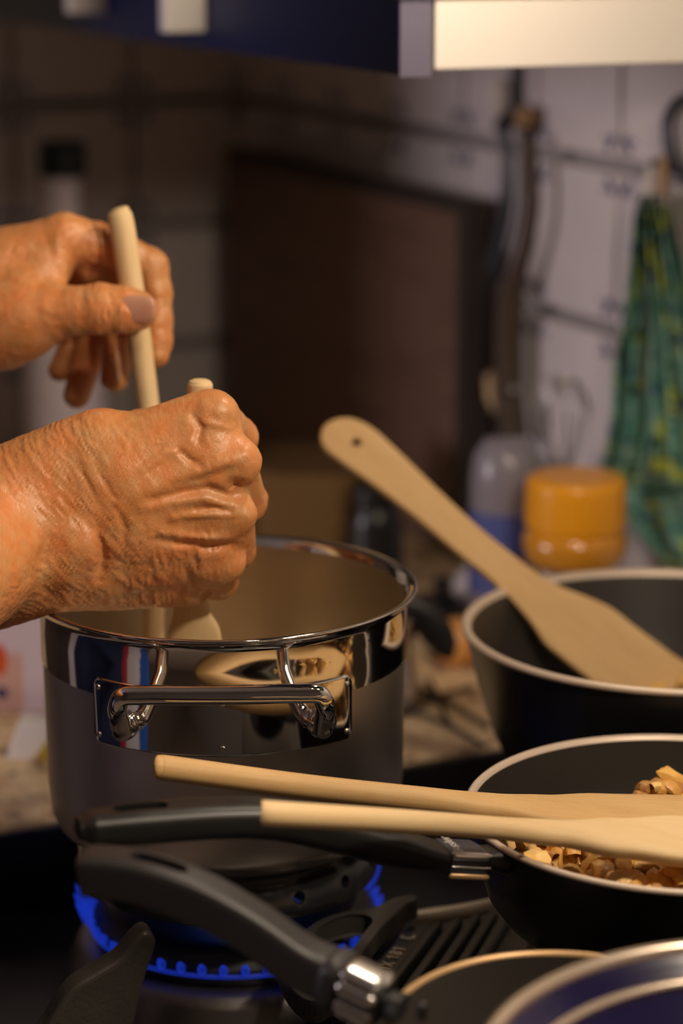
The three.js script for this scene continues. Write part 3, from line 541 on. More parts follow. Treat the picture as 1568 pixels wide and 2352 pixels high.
{ // B and C: round handled spatulas across the frying pan
  const B = [[356, 1762, 1.080, 0.0085, 0.0085, 2], [360, 1762, 1.080, 0.0115, 0.0115, 2], [372, 1763, 1.081, 0.0124, 0.0124, 2], [700, 1807, 1.088, 0.0124, 0.0124, 2], [980, 1838, 1.095, 0.0132, 0.0128, 2], [1120, 1852, 1.102, 0.0175, 0.0120, 2.2], [1260, 1861, 1.113, 0.0290, 0.0085, 2.6], [1400, 1867, 1.122, 0.0400, 0.0062, 3], [1600, 1878, 1.130, 0.0470, 0.0055, 3], [1720, 1886, 1.134, 0.0440, 0.0050, 3], [1745, 1888, 1.135, 0.034, 0.003, 2.5]];
  const Cc = [[600, 1867, 0.990, 0.0098, 0.0098, 2], [603, 1867, 0.990, 0.0113, 0.0113, 2.1], [611, 1868, 0.990, 0.0116, 0.0116, 2], [850, 1882, 1.016, 0.0113, 0.0113, 2], [1100, 1899, 1.046, 0.0112, 0.0110, 2], [1280, 1914, 1.056, 0.0150, 0.0108, 2.2], [1420, 1925, 1.058, 0.0250, 0.0105, 3], [1560, 1932, 1.060, 0.0330, 0.0098, 4], [1720, 1942, 1.062, 0.0400, 0.0085, 4], [1860, 1958, 1.064, 0.044, 0.005, 3], [1890, 1960, 1.064, 0.034, 0.003, 2.5]];
  for (const [ctrl, label, roll] of [[B, 'round handled wooden spatula lying across the frying pan, farther of the pair', 0.10], [Cc, 'round handled wooden spatula lying across the frying pan, nearer of the pair', 0.30]])
    one('wooden_spatula', loft(spline(ctrl.map(([x, y, d, w, h, e], i) => ({ p: at(x, y, d), w, h, e, roll: i > 4 ? roll : 0 })), 110), 72), ctrl === B ? M.beechOld : M.beech, label, 'spatula');
  // spoon in the far hand
  const S1 = [[271, 476, 1.338, 0.003], [271.5, 477.5, 1.338, 0.0080], [273, 482, 1.338, 0.0115], [275, 494, 1.338, 0.0140], [280, 520, 1.337, 0.0146], [300, 650, 1.334, 0.0142], [318, 760, 1.331, 0.0135], [330, 850, 1.328, 0.0130], [343, 960, 1.322, 0.0125], [352, 1200, 1.305, 0.0125], [352, 1420, 1.287, 0.0125], [350, 1560, 1.275, 0.0125]];
  one('wooden_spoon', loft(spline(S1.map(([x, y, d, w]) => ({ p: at(x, y, d), w, h: w, e: 2 })), 80), 56, true, V(0, 0, 1)), M.beech, 'round wooden spoon handle held upright in the far hand', 'spoon');
  const S2 = [[459, 871, 1.236, 0.003, 0.003], [459, 872, 1.236, 0.0080, 0.0080], [459, 876, 1.236, 0.0116, 0.0116], [459, 884, 1.236, 0.0136, 0.0136], [457, 960, 1.236, 0.0134, 0.0134], [450, 1150, 1.236, 0.013, 0.013], [443, 1340, 1.236, 0.015, 0.011], [440, 1400, 1.236, 0.020, 0.009], [446, 1460, 1.236, 0.029, 0.008], [450, 1560, 1.236, 0.038, 0.007], [452, 1680, 1.236, 0.040, 0.006], [452, 1720, 1.236, 0.026, 0.004]];
  one('wooden_spoon', loft(spline(S2.map(([x, y, d, w, h]) => ({ p: at(x, y, d), w, h, e: 2 })), 80), 56, true, V(0, 0, 1)), M.beech, 'wooden spoon gripped in the near fist, its blade in the pot', 'spoon');
}

// ---------------------------------------------------------------- food
{
  const shapes = [];
  for (let v = 0; v < 7; v++) {
    let g;
    if (v < 3) { g = new THREE.TorusGeometry(0.0062, 0.0027 + v * 0.0003, 7, 14, 2.2 + v * 0.9); g.scale(1, 1.15, 1.2); }
    else { g = new THREE.IcosahedronGeometry(0.0062, 2); g.scale(1.35, 0.72, 1); }
    g = mergeVertices(g.deleteAttribute('uv').deleteAttribute('normal'), 1e-5); const p = g.attributes.position;
    for (let i = 0; i < p.count; i++) { const x = p.getX(i), y = p.getY(i), z = p.getZ(i), k = 1 + 0.55 * (fbm(x * 260 + v * 9, y * 260, z * 260, 3) - 0.45) * (v < 3 ? 0.5 : 1.2); p.setXYZ(i, x * k, y * k + (v === 4 ? 25 * x * x : 0), z * k); }
    g.computeVertexNormals(); shapes.push(boxUV(mergeVertices(g)).deleteAttribute('normal')); const q = shapes[v]; const w = mergeVertices(q, 1e-6); w.computeVertexNormals(); shapes[v] = w;
  }
  const drop = (x, y, z, label, group) => {
    const m = one('fried_morsel', shapes[Math.floor(rnd() * 7)], M.food[Math.floor(rnd() * 5)], label, 'food', group);
    m.position.set(x, y, z); m.rotation.set(rr(-0.7, 0.7), rr(0, 6.28), rr(-0.7, 0.7)); m.scale.setScalar(rr(0.75, 1.15)); return m;
  };
  let n = 0;
  for (let k = 0; k < 2000 && n < 278; k++) {
    const a = rr(0, 6.283), r = Math.sqrt(rnd()) * 0.0925, x = FRY.x + Math.cos(a) * r, z = FRY.z + Math.sin(a) * r;
    const near = smooth(-1.165, -1.120, z), heap = Math.exp(-(((x - 0.188) / 0.032) ** 2 + ((z + 1.160) / 0.024) ** 2)) * 0.036;
    if (near < 0.3 && heap < 0.008) continue;
    if (z < -1.140 && x < 0.165) continue;
    const top = near * (0.031 + 0.006 * fbm(x * 60, z * 60, 3, 2)) + heap * (1 - 0.4 * near), wall = smooth(0.05, 0.0945, r) * 0.003;
    drop(x, EYE + FRY.base + 0.006 + [1, 0.92, 0.6][n % 3] * (top + wall), z, 'golden brown fried morsel in the frying pan', 'fried morsels in the frying pan'); n++;
  }
  for (const [x, y, d] of [[1484, 1820, 1.166], [1500, 1806, 1.168], [1518, 1822, 1.164], [1543, 1790, 1.170], [1545, 1812, 1.168], [1532, 1830, 1.162], [1562, 1818, 1.164], [1575, 1800, 1.170], [1556, 1834, 1.160], [1500, 1836, 1.160], [1590, 1822, 1.166], [1478, 1840, 1.158]]) { const p = at(x, y, d); drop(p.x, p.y, p.z, 'golden brown fried morsel in the frying pan', 'fried morsels in the frying pan'); }
  for (let k = 0; k < 60; k++) {
    const a = rr(0, 6.283), r = Math.sqrt(rnd()) * 0.06, x = 0.232 + Math.cos(a) * r * 0.7, z = -1.385 + Math.sin(a) * r;
    if (Math.hypot(x - DEEP.x, z - DEEP.z) > 0.092) continue;
    drop(x, EYE + DEEP.base + 0.009 + rnd() * 0.034 * (1 - r / 0.07), z, 'golden fried morsel in the deep pan', 'fried morsels in the deep pan');
  }
}

// ---------------------------------------------------------------- things along the tiled wall
{ // cutting board
  const g = thing('cutting_board', NU(0.955, -2.02, COUNTER), 'large brown wooden cutting board standing against the tiled wall', 'cutting board');
  const u0 = -2.292, u1 = -1.761, y1 = -0.236;
  mesh('face', rel(boxUV(nuBox(0.935, 0.957, u0, u1 - 0.004, COUNTER + 0.002, y1 - 0.004, 0.002)), g), M.boardFace, g, 'warm brown wooden face');
  mesh('edge', rel(mergeGeometries([nuBox(0.9335, 0.9595, u1 - 0.012, u1, COUNTER, y1, 0.003), nuBox(0.9335, 0.9595, u0, u1 - 0.012, y1 - 0.012, y1, 0.003)]), g), M.boardEdge, g, 'dark edge');
}
{ // orange lidded jar
  const c = onY(1318, 1576, COUNTER); c.z = -1.65; c.x = (1318 - 784) / FPX * (1.65 * cp + 0.45 * sp);
  const g = thing('lidded_jar', V(c.x, EYE + COUNTER, c.z), 'glass jar with a broad orange lid beside the dish towel', 'jar');
  const R = 0.0365, H = 0.160;
  mesh('lid', lathe([[0, H - 0.002], [R - 0.006, H - 0.001], [R - 0.002, H - 0.003], [R - 0.0005, H - 0.007], [R, H - 0.036], [R - 0.0025, H - 0.039], [R - 0.0025, H - 0.041]]), M.orangeLid, g, 'orange screw lid');
  mesh('collar', lathe([[R - 0.0025, H - 0.041], [R + 0.0005, H - 0.044], [R + 0.0015, H - 0.050], [R, H - 0.056], [R - 0.001, H - 0.062], [R - 0.004, H - 0.064]]), M.amber, g, 'amber band under the lid');
  mesh('glass', lathe([[R - 0.004, H - 0.064], [R, H - 0.070], [R, 0.006], [R - 0.004, 0.001], [0, 0.001]]), M.jarGlass, g, 'clear glass');
  mesh('label', lathe([[R + 0.0003, 0.030], [R + 0.0003, H - 0.078]]), M.labelRed, g, 'red label');
  mesh('contents', lathe([[0, 0.004], [R - 0.003, 0.006], [R - 0.003, H - 0.075], [0, H - 0.074]]), M.oats, g, 'pale brown contents');
}
{ // milky bottle with blue label
  const x = (1160 - 784) / FPX * (1.72 * cp + 0.45 * sp), g = thing('milky_bottle', V(x, EYE + COUNTER, -1.72), 'milky container with a blue mark left of the orange lid', 'bottle');
  mesh('body', lathe([[0, 0.001], [0.024, 0.001], [0.027, 0.006], [0.027, 0.140], [0.0245, 0.158], [0.017, 0.170], [0, 0.172]]), M.milkGlass, g);
  mesh('label', lathe([[0.0274, 0.055], [0.0274, 0.118]]).rotateY(0.3), M.labelBlue, g, 'blue label');
}
{ // whisk leaning in front of the tiles
  const D = 1.80, g = thing('whisk', at(1292, 1300, D), 'wire whisk standing behind the orange lidded jar', 'whisk');
  const base = at(1292, 1085, D);
  for (const [lx, rx, top, dz] of [[1252, 1352, 868, 0.0], [1268, 1330, 872, 0.018], [1258, 1345, 880, -0.018], [1236, 1300, 862, 0.010]]) {
    const q = (x, y, d) => at(x, y, D + d);
    mesh('wire', rel(tube([q(1288, 1090, 0), q(mix(1288, lx, 0.7), 1010, dz * 0.7), q(lx, 930, dz), q(mix(lx, rx, 0.22), top + 8, dz), q((lx + rx) / 2 + 10, top, dz), q(rx, 930, -dz), q(mix(1296, rx, 0.7), 1010, -dz * 0.7), q(1297, 1090, 0)], 0.0011, 40, 8), g), M.wire, g);
  }
  mesh('grip', rel(loft(spline([{ p: at(1292, 1075, D), w: 0.008, h: 0.008 }, { p: at(1292, 1150, D), w: 0.012, h: 0.012 }, { p: at(1292, 1310, D), w: 0.012, h: 0.012 }, { p: onY(1292, 1512, COUNTER).lerp(at(1292, 1300, D), 0.02).setZ(-D), w: 0.010, h: 0.010 }], 20), 16, true, V(0, 0, 1)), g), M.wire, g); void base;
}
{ // dish towel on its hook
  const wl0 = (x, y, o = 0.02) => onN(x, y, N_WALL - o), hook = wl0(1500, 372), g = thing('dish_towel', hook, 'green and yellow patterned dish towel hanging by its loop', 'towel');
  const rowsL = [[1468, 448], [1452, 520], [1442, 620], [1428, 740], [1408, 850], [1402, 960], [1380, 1062], [1366, 1112]], rowsR = [[1524, 448], [1552, 540], [1584, 660], [1618, 790], [1650, 900], [1680, 1000], [1706, 1080], [1716, 1120]];
  const cloth = (L, R, dz, fold, nu = 64, nv = 60) => {
    const pos = [], uv = [], idx = []; const cl = new THREE.CatmullRomCurve3(L.map(p => V(p[0], p[1], 0))), cr = new THREE.CatmullRomCurve3(R.map(p => V(p[0], p[1], 0)));
    for (let j = 0; j <= nv; j++) { const v = j / nv, a = cl.getPoint(v), b = cr.getPoint(v); for (let i = 0; i <= nu; i++) { const u = i / nu, s = fold(u, v); const p = onN(mix(a.x, b.x, u), mix(a.y, b.y, u), N_WALL - 0.030 + dz - s); pos.push(p.x, p.y, p.z); uv.push(u * 0.40, -v * 1.55); } }
    for (let j = 0; j < nv; j++) for (let i = 0; i < nu; i++) { const k = j * (nu + 1) + i; idx.push(k, k + nu + 1, k + 1, k + 1, k + nu + 1, k + nu + 2); }
    const q = new THREE.BufferGeometry(); q.setAttribute('position', new THREE.Float32BufferAttribute(pos, 3)); q.setAttribute('uv', new THREE.Float32BufferAttribute(uv, 2)); q.setIndex(idx); q.computeVertexNormals(); return q;
  };
  const dip = (u, c, w) => Math.exp(-(((u - c) / w) ** 2));
  mesh('cloth', rel(cloth(rowsL, rowsR, 0, (u, v) => 0.006 * Math.sin(u * 19 + v * 1.4) * (0.4 + v) - 0.022 * dip(u, 0.30 + 0.02 * v, 0.045) * smooth(0, 0.12, v) + 0.008 * Math.sin(u * 37 + 2 * v)), g), M.towel, g, 'patterned cotton');
  mesh('under_fold', rel(cloth([[1418, 1000], [1416, 1080], [1424, 1160], [1470, 1240], [1530, 1300]], [[1700, 1000], [1715, 1100], [1722, 1200], [1726, 1290], [1728, 1340]], 0.012, (u, v) => 0.006 * Math.sin(u * 22 + 1) * v, 50, 40), g), M.towel, g, 'lower layer of the folded cloth');
  mesh('loop', rel(tube([wl0(1492, 470, 0.03), wl0(1490, 420, 0.028), wl0(1502, 372, 0.02), wl0(1512, 372, 0.02), wl0(1520, 420, 0.028), wl0(1518, 470, 0.03)], 0.0042, 24, 8), g), M.tape, g, 'pale hanging loop');
  mesh('leather_tab', rel(loft([{ p: wl0(1524, 360, 0.026), w: 0.006, h: 0.004 }, { p: wl0(1522, 410, 0.032), w: 0.007, h: 0.004 }, { p: wl0(1520, 450, 0.036), w: 0.006, h: 0.004 }], 10), g), M.tan, g, 'tan tab');
  const hk = thing('wall_hook', wl0(1550, 300), 'dark metal hook on the tiles above the dish towel', 'hook');
  mesh('ring', rel(tube([wl0(1600, 400), wl0(1560, 392), wl0(1540, 350), wl0(1534, 280), wl0(1552, 240), wl0(1590, 225), wl0(1640, 240, 0.004)], 0.0046, 40, 12), hk), M.gunmetal, hk);
  mesh('peg', rel(tube([wl0(1500, 374, 0.024), wl0(1525, 385, 0.022), wl0(1560, 392, 0.02)], 0.0036, 16, 10), hk), M.gunmetal, hk);
}
{ // hanging utensils left of the towel
  const q = (x, y, d = 0) => onN(x, y, N_WALL - 0.014 + d);
  const rail = thing('utensil_hook', q(1185, 200), 'small dark bracket under the cabinet holding hanging utensils', 'hook');
  mesh('stem', rel(tube([q(1188, 120), q(1190, 200), q(1192, 262)], 0.0062, 12, 10), rail), M.wireDark, rail);
  mesh('crossbar', rel(tube([q(1150, 290), q(1178, 268), q(1205, 285), q(1232, 300)], 0.0070, 16, 10), rail), M.wireDark, rail);
  const s1 = new THREE.SphereGeometry(0.0105, 18, 14); const p1 = q(1210, 268, -0.01); s1.scale(1, 0.9, 0.8); s1.translate(p1.x, p1.y, p1.z); mesh('knob', rel(s1, rail), M.tan, rail, 'brown knob');
  const s2 = new THREE.SphereGeometry(0.011, 18, 14); const p2 = q(1152, 218, -0.01); s2.scale(0.9, 1.4, 0.6); s2.translate(p2.x, p2.y, p2.z); mesh('cap', rel(s2, rail), M.tape, rail, 'pale cap');
  const a = thing('hanging_ladle', q(1165, 320), 'slim blue grey utensil hanging curved beside the cutting board', 'utensil');
  mesh('stem', rel(loft(spline([[1160, 300, 0.010, 0.006], [1166, 400, 0.010, 0.006], [1160, 490, 0.012, 0.006], [1138, 590, 0.013, 0.006], [1112, 690, 0.015, 0.006], [1098, 800, 0.019, 0.007], [1096, 900, 0.022, 0.008], [1104, 980, 0.018, 0.008], [1112, 1020, 0.008, 0.004]].map(([x, y, w, h]) => ({ p: q(x, y, -0.01), w, h, e: 2.4 })), 50), 16, true, V(0, 0, 1)), a), M.gunmetal, a);
  const b = thing('hanging_brush', q(1200, 340), 'brown wooden utensil with a broad block end hanging on the tiles', 'utensil');
  mesh('stem', rel(loft(spline([[1212, 310, 0.012, 0.007], [1220, 400, 0.013, 0.007], [1222, 470, 0.013, 0.007], [1208, 560, 0.013, 0.008], [1190, 630, 0.016, 0.009], [1182, 660, 0.020, 0.010]].map(([x, y, w, h]) => ({ p: q(x, y, -0.02), w, h, e: 2.4 })), 40), 16, true, V(0, 0, 1)), b), M.darkWood2, b);
  mesh('block', rel(loft(spline([[1174, 640, 0.018, 0.012], [1172, 665, 0.024, 0.016], [1168, 800, 0.025, 0.018], [1172, 930, 0.025, 0.018], [1182, 1005, 0.024, 0.016]].map(([x, y, w, h]) => ({ p: q(x, y, -0.02), w, h, e: 4 })), 24), 20, true, V(0, 0, 1)), b), M.darkWood, b, 'dark wooden block');
  const rv = new THREE.SphereGeometry(0.0034, 14, 10); const p3 = q(1180, 895, -0.031); rv.translate(p3.x, p3.y, p3.z); mesh('rivet', rel(rv, b), M.wire, b);
  const c = thing('pale_rod', q(1128, 870), 'short pale stick hanging between the two dark utensils', 'utensil');
  mesh('rod', rel(loft(spline([[1127, 855, 0.004, 0.004], [1127, 870, 0.010, 0.008], [1130, 910, 0.011, 0.008], [1136, 945, 0.005, 0.004]].map(([x, y, w, h]) => ({ p: q(x, y, -0.022), w, h })), 16), 14, true, V(0, 0, 1)), c), M.beech, c);
}
{ // bottle by the back wall
  const D = 2.12, x = (141 - 784) / FPX * (D * cp + 0.2 * sp), g = thing('capped_bottle', V(x, EYE + COUNTER, -D), 'tall pale bottle with a dark green cap by the back wall', 'bottle');
  const top = at(141, 322, D).y - EYE - COUNTER, cap = at(141, 396, D).y - EYE - COUNTER;
  mesh('glass_body', lathe([[0, 0.001], [0.034, 0.001], [0.037, 0.006], [0.037, 0.19], [0.030, 0.225], [0.0155, cap - 0.05], [0.0150, cap]]), M.paleGlass, g, 'pale cloudy glass');
  mesh('cap', lathe([[0.0150, cap - 0.004], [0.0210, cap - 0.003], [0.0218, cap + 0.001], [0.0215, top - 0.004], [0.019, top - 0.001], [0, top]]), M.capGreen, g, 'dark green cap');
}
{ // carton and sachet on the worktop at the left
  const a = onY(-25, 1642, COUNTER), b = onY(112, 1642, COUNTER), w = a.distanceTo(b), c = thing('food_carton', a.clone().lerp(b, 0.5).setY(EYE + COUNTER), 'pale pink carton with an orange spot behind the steel pot', 'carton');
  const g = new RoundedBoxGeometry(w, 0.16, 0.035, 2, 0.002); g.translate(0, 0.0805, -0.0175); mesh('box', g, M.carton, c);
  const s = onY(62, 1748, COUNTER), t = thing('paper_sachet', s.clone(), 'small white and yellow sachet lying in front of the pink carton', 'packet');
  const tri = new THREE.Shape(); tri.moveTo(-0.013, 0); tri.lineTo(0.022, 0); tri.lineTo(0.016, 0.022); tri.lineTo(-0.004, 0.024);
  const e = new THREE.ExtrudeGeometry(tri, { depth: 0.02, bevelEnabled: true, bevelSize: 0.0012, bevelThickness: 0.0012, bevelSegments: 2 }); e.translate(0, 0.0013, -0.022); mesh('paper', e, M.sachetWhite, t);
  const y = new THREE.Shape(); y.moveTo(0.004, 0); y.lineTo(0.023, 0); y.lineTo(0.019, 0.016); y.lineTo(0.014, 0.014);
  const f = new THREE.ExtrudeGeometry(y, { depth: 0.002, bevelEnabled: false }); f.translate(0, 0.0013, 0.0002); mesh('stripe', f, M.sachetYellow, t, 'ochre yellow corner');
}
{ // behind the pot: basket, dark jar, lid, coffee pot, onion, garlic, wire trivet
  const D = 1.93, l = at(585, 1050, D), r = at(835, 1050, D), g = thing('bread_basket', V((l.x + r.x) / 2, EYE + COUNTER, -D), 'low dark ochre basket in front of the cutting board', 'basket');
  const h = l.y - EYE - COUNTER, w = r.x - l.x, sh = (t, dy) => ({ p: V(0, dy, 0), w: w * t, h: 0.085 * t, e: 5, up: V(0, 0, 1) });
  mesh('bowl', loft([sh(0.86, 0.001), sh(0.90, 0.004), sh(0.97, h * 0.6), sh(1, h - 0.002), sh(0.98, h), sh(0.93, h - 0.003), sh(0.88, h * 0.5), sh(0.80, 0.01)], 40), M.basket, g);
  const rim = []; for (let i = 0; i <= 48; i++) { const t = i / 48 * Math.PI * 2, c = Math.cos(t), s = Math.sin(t); rim.push(V(Math.sign(c) * Math.abs(c) ** 0.4 * w * 0.5, h, Math.sign(s) * Math.abs(s) ** 0.4 * 0.0425)); }
  mesh('rim', tube(rim, 0.004, 96, 8), M.basket, g);
  const j = thing('dark_jar', V(at(862, 1150, 1.88).x, EYE + COUNTER, -1.86), 'small black jar beside the ochre basket', 'jar');
  mesh('jar_body', lathe([[0, 0.001], [0.021, 0.001], [0.023, 0.005], [0.023, 0.07], [0.018, 0.080], [0.017, 0.084]]), M.blackJar, j); mesh('lid', lathe([[0.0172, 0.083], [0.0195, 0.084], [0.0195, 0.100], [0.018, 0.102], [0, 0.102]]), M.blackJar, j);
  const lc = onY(1015, 1392, COUNTER + 0.012), lid = thing('glossy_lid', V(lc.x, EYE + COUNTER, lc.z), 'glossy black pan lid lying behind the steel pot rim', 'lid');
  mesh('dome', lathe([[0, 0.020], [0.02, 0.0185], [0.036, 0.0135], [0.044, 0.007], [0.047, 0.003], [0.0475, 0.001]]), M.enamelBlack, lid); mesh('knob', lathe([[0, 0.036], [0.007, 0.035], [0.009, 0.031], [0.006, 0.026], [0.005, 0.0195]]), M.bakelite, lid);
  const cD = 1.60, kx = (880 - 784) / FPX * (cD * cp + 0.5 * sp), k = thing('coffee_pot', V(kx, EYE + COUNTER, -cD), 'small steel coffee pot with a thick black curved handle, half hidden by the stock pot', 'coffee pot');
  mesh('body', lathe([[0, 0.001], [0.026, 0.001], [0.027, 0.004], [0.022, 0.040], [0.0215, 0.044], [0.026, 0.070], [0.0262, 0.072], [0, 0.074]], 10), M.steelSatin, k);
  mesh('handle', rel(loft(spline([[905, 1400, 0.016], [940, 1398, 0.020], [975, 1418, 0.023], [1003, 1452, 0.024], [1022, 1485, 0.019], [1034, 1505, 0.009]].map(([x, y, ww]) => ({ p: at(x, y, cD - 0.005), w: ww, h: 0.014, e: 2.6 })), 30), 20, true, V(0, 0, 1)), k), M.bakelite, k, 'thick black handle');
  const oc = onY(1050, 1476, COUNTER + 0.018), on = thing('small_onion', V(oc.x, EYE + COUNTER, oc.z), 'small orange onion lying left of the deep pan', 'onion');
  const og = new THREE.SphereGeometry(0.0185, 28, 20); og.scale(1.12, 1, 1); og.translate(0, 0.0187, 0); mesh('bulb', og, M.onion, on); mesh('stem_tip', new THREE.ConeGeometry(0.004, 0.010, 10).rotateZ(-1.2).translate(0.023, 0.024, 0), M.tan, on);
  const gc = onY(1082, 1372, COUNTER + 0.004), ga = thing('garlic_bulb', V(gc.x, EYE + COUNTER, gc.z), 'off-white garlic bulb behind the spatula in the deep pan', 'garlic');
  const gg = new THREE.SphereGeometry(0.0165, 32, 20), gp = gg.attributes.position; for (let i = 0; i < gp.count; i++) { const x = gp.getX(i), y = gp.getY(i), z = gp.getZ(i), t = Math.atan2(z, x), q = 1 + 0.06 * Math.cos(t * 7), top = y > 0 ? 1 - 0.35 * (y / 0.0165) ** 2 : 1; gp.setXYZ(i, x * q * top, y * 0.95 + 0.0158, z * q * top); } gg.computeVertexNormals(); mesh('bulb', gg, M.garlic, ga); mesh('neck', lathe([[0.0065, 0.026], [0.0035, 0.034], [0.003, 0.042], [0, 0.0425]], 14), M.garlic, ga);
  const tc = onY(1010, 1625, COUNTER), tr = thing('wire_trivet', V(tc.x, EYE + COUNTER, tc.z), 'thin black wire trivet on the granite between the pots', 'trivet');
  const wl = [[[905, 1562], [1010, 1602], [1120, 1668]], [[905, 1622], [1000, 1652], [1110, 1712]], [[1085, 1578], [1010, 1600], [925, 1640]], [[985, 1560], [1005, 1600], [1030, 1660]]];
  for (const a of wl) mesh('wire', rel(tube(a.map(([x, y]) => onY(x, y, COUNTER + 0.004)), 0.0018, 16, 8), tr), M.wireDark, tr);
}

// ---------------------------------------------------------------- the cook: signed distances joined with a smooth minimum
function field(prims, K, disp) {
  const n = prims.length, A = new Float64Array(n * 8);
  prims.forEach((p, i) => { const d = p.b.clone().sub(p.a); A.set([p.a.x, p.a.y, p.a.z, d.x, d.y, d.z, p.ra, p.rb], i * 8); });
  const L2 = prims.map((p, i) => Math.max(1e-12, A[i * 8 + 3] ** 2 + A[i * 8 + 4] ** 2 + A[i * 8 + 5] ** 2)), Ks = prims.map(p => p.k || K);
  return (x, y, z) => {
    let d = 1e3;
    for (let i = 0; i < n; i++) {
      const o = i * 8, px = x - A[o], py = y - A[o + 1], pz = z - A[o + 2]; let t = (px * A[o + 3] + py * A[o + 4] + pz * A[o + 5]) / L2[i]; t = t < 0 ? 0 : t > 1 ? 1 : t;
      const ex = px - t * A[o + 3], ey = py - t * A[o + 4], ez = pz - t * A[o + 5], q = Math.sqrt(ex * ex + ey * ey + ez * ez) - (A[o + 6] + t * (A[o + 7] - A[o + 6])), k = Ks[i], h = k - Math.abs(d - q);
      d = h > 0 ? Math.min(d, q) - h * h / (4 * k) : Math.min(d, q);
    }
    return disp && Math.abs(d) < 0.01 ? d + disp(x, y, z, d) : d;
  };
}
function surface(f, lo, hi, cell) {   // naive surface nets
  const nx = Math.ceil((hi.x - lo.x) / cell) + 1, ny = Math.ceil((hi.y - lo.y) / cell) + 1, nz = Math.ceil((hi.z - lo.z) / cell) + 1, F = new Float32Array(nx * ny * nz), S = 5, I = (i, j, k) => (k * ny + j) * nx + i;
  for (let k = 0; k < nz; k += S) for (let j = 0; j < ny; j += S) for (let i = 0; i < nx; i += S) {
    const h = S / 2, d = f(lo.x + (i + h) * cell, lo.y + (j + h) * cell, lo.z + (k + h) * cell), far = Math.abs(d) > cell * S * 1.05 + 0.006;
    for (let c = k; c < Math.min(nz, k + S); c++) for (let b = j; b < Math.min(ny, j + S); b++) for (let a = i; a < Math.min(nx, i + S); a++) F[I(a, b, c)] = far ? d : f(lo.x + a * cell, lo.y + b * cell, lo.z + c * cell);
  }
  const id = new Int32Array(nx * ny * nz).fill(-1), P = [], T = [];
  for (let k = 0; k < nz - 1; k++) for (let j = 0; j < ny - 1; j++) for (let i = 0; i < nx - 1; i++) {
    let m = 0; const v = []; for (let c = 0; c < 8; c++) { const q = F[I(i + (c & 1), j + (c >> 1 & 1), k + (c >> 2))]; v.push(q); if (q < 0) m |= 1 << c; }
    if (!m || m === 255) continue; let x = 0, y = 0, z = 0, n = 0;
    for (const [a, b] of EDGES) if ((m >> a & 1) !== (m >> b & 1)) { const t = v[a] / (v[a] - v[b]); x += mix(a & 1, b & 1, t); y += mix(a >> 1 & 1, b >> 1 & 1, t); z += mix(a >> 2, b >> 2, t); n++; }
    id[I(i, j, k)] = P.length / 3; P.push(lo.x + (i + x / n) * cell, lo.y + (j + y / n) * cell, lo.z + (k + z / n) * cell);
  }
  const quad = (a, b, c, d, flip) => { if (a < 0 || b < 0 || c < 0 || d < 0) return; flip ? T.push(a, c, b, a, d, c) : T.push(a, b, c, a, c, d); };
  for (let k = 1; k < nz - 1; k++) for (let j = 1; j < ny - 1; j++) for (let i = 1; i < nx - 1; i++) {
    const s = F[I(i, j, k)] < 0;
    if (s !== F[I(i + 1, j, k)] < 0) quad(id[I(i, j - 1, k - 1)], id[I(i, j, k - 1)], id[I(i, j, k)], id[I(i, j - 1, k)], !s);
    if (s !== F[I(i, j + 1, k)] < 0) quad(id[I(i - 1, j, k - 1)], id[I(i - 1, j, k)], id[I(i, j, k)], id[I(i, j, k - 1)], !s);
    if (s !== F[I(i, j, k + 1)] < 0) quad(id[I(i - 1, j - 1, k)], id[I(i, j - 1, k)], id[I(i, j, k)], id[I(i - 1, j, k)], !s);
  }
  const N = new Float32Array(P.length), e = cell * 0.6; for (let i = 0; i < P.length; i += 3) { const [x, y, z] = [P[i], P[i + 1], P[i + 2]]; const gx = f(x + e, y, z) - f(x - e, y, z), gy = f(x, y + e, z) - f(x, y - e, z), gz = f(x, y, z + e) - f(x, y, z - e), l = Math.hypot(gx, gy, gz) || 1; N[i] = gx / l; N[i + 1] = gy / l; N[i + 2] = gz / l; }
  const g = new THREE.BufferGeometry(); g.setAttribute('position', new THREE.Float32BufferAttribute(P, 3)); g.setAttribute('normal', new THREE.BufferAttribute(N, 3)); g.setIndex(T); return g;
}
const EDGES = []; for (let a = 0; a < 8; a++) for (const b of [1, 2, 4]) if (!(a & b)) EDGES.push([a, a | b]);
const cap = (a, b, ra, rb = ra, k) => ({ a, b, ra, rb, k });
function bounds(prims, pad) { const lo = V(1e9, 1e9, 1e9), hi = V(-1e9, -1e9, -1e9); for (const p of prims) for (const [q, r] of [[p.a, p.ra], [p.b, p.rb]]) { lo.min(q.clone().addScalar(-r - pad)); hi.max(q.clone().addScalar(r + pad)); } return [lo, hi]; }

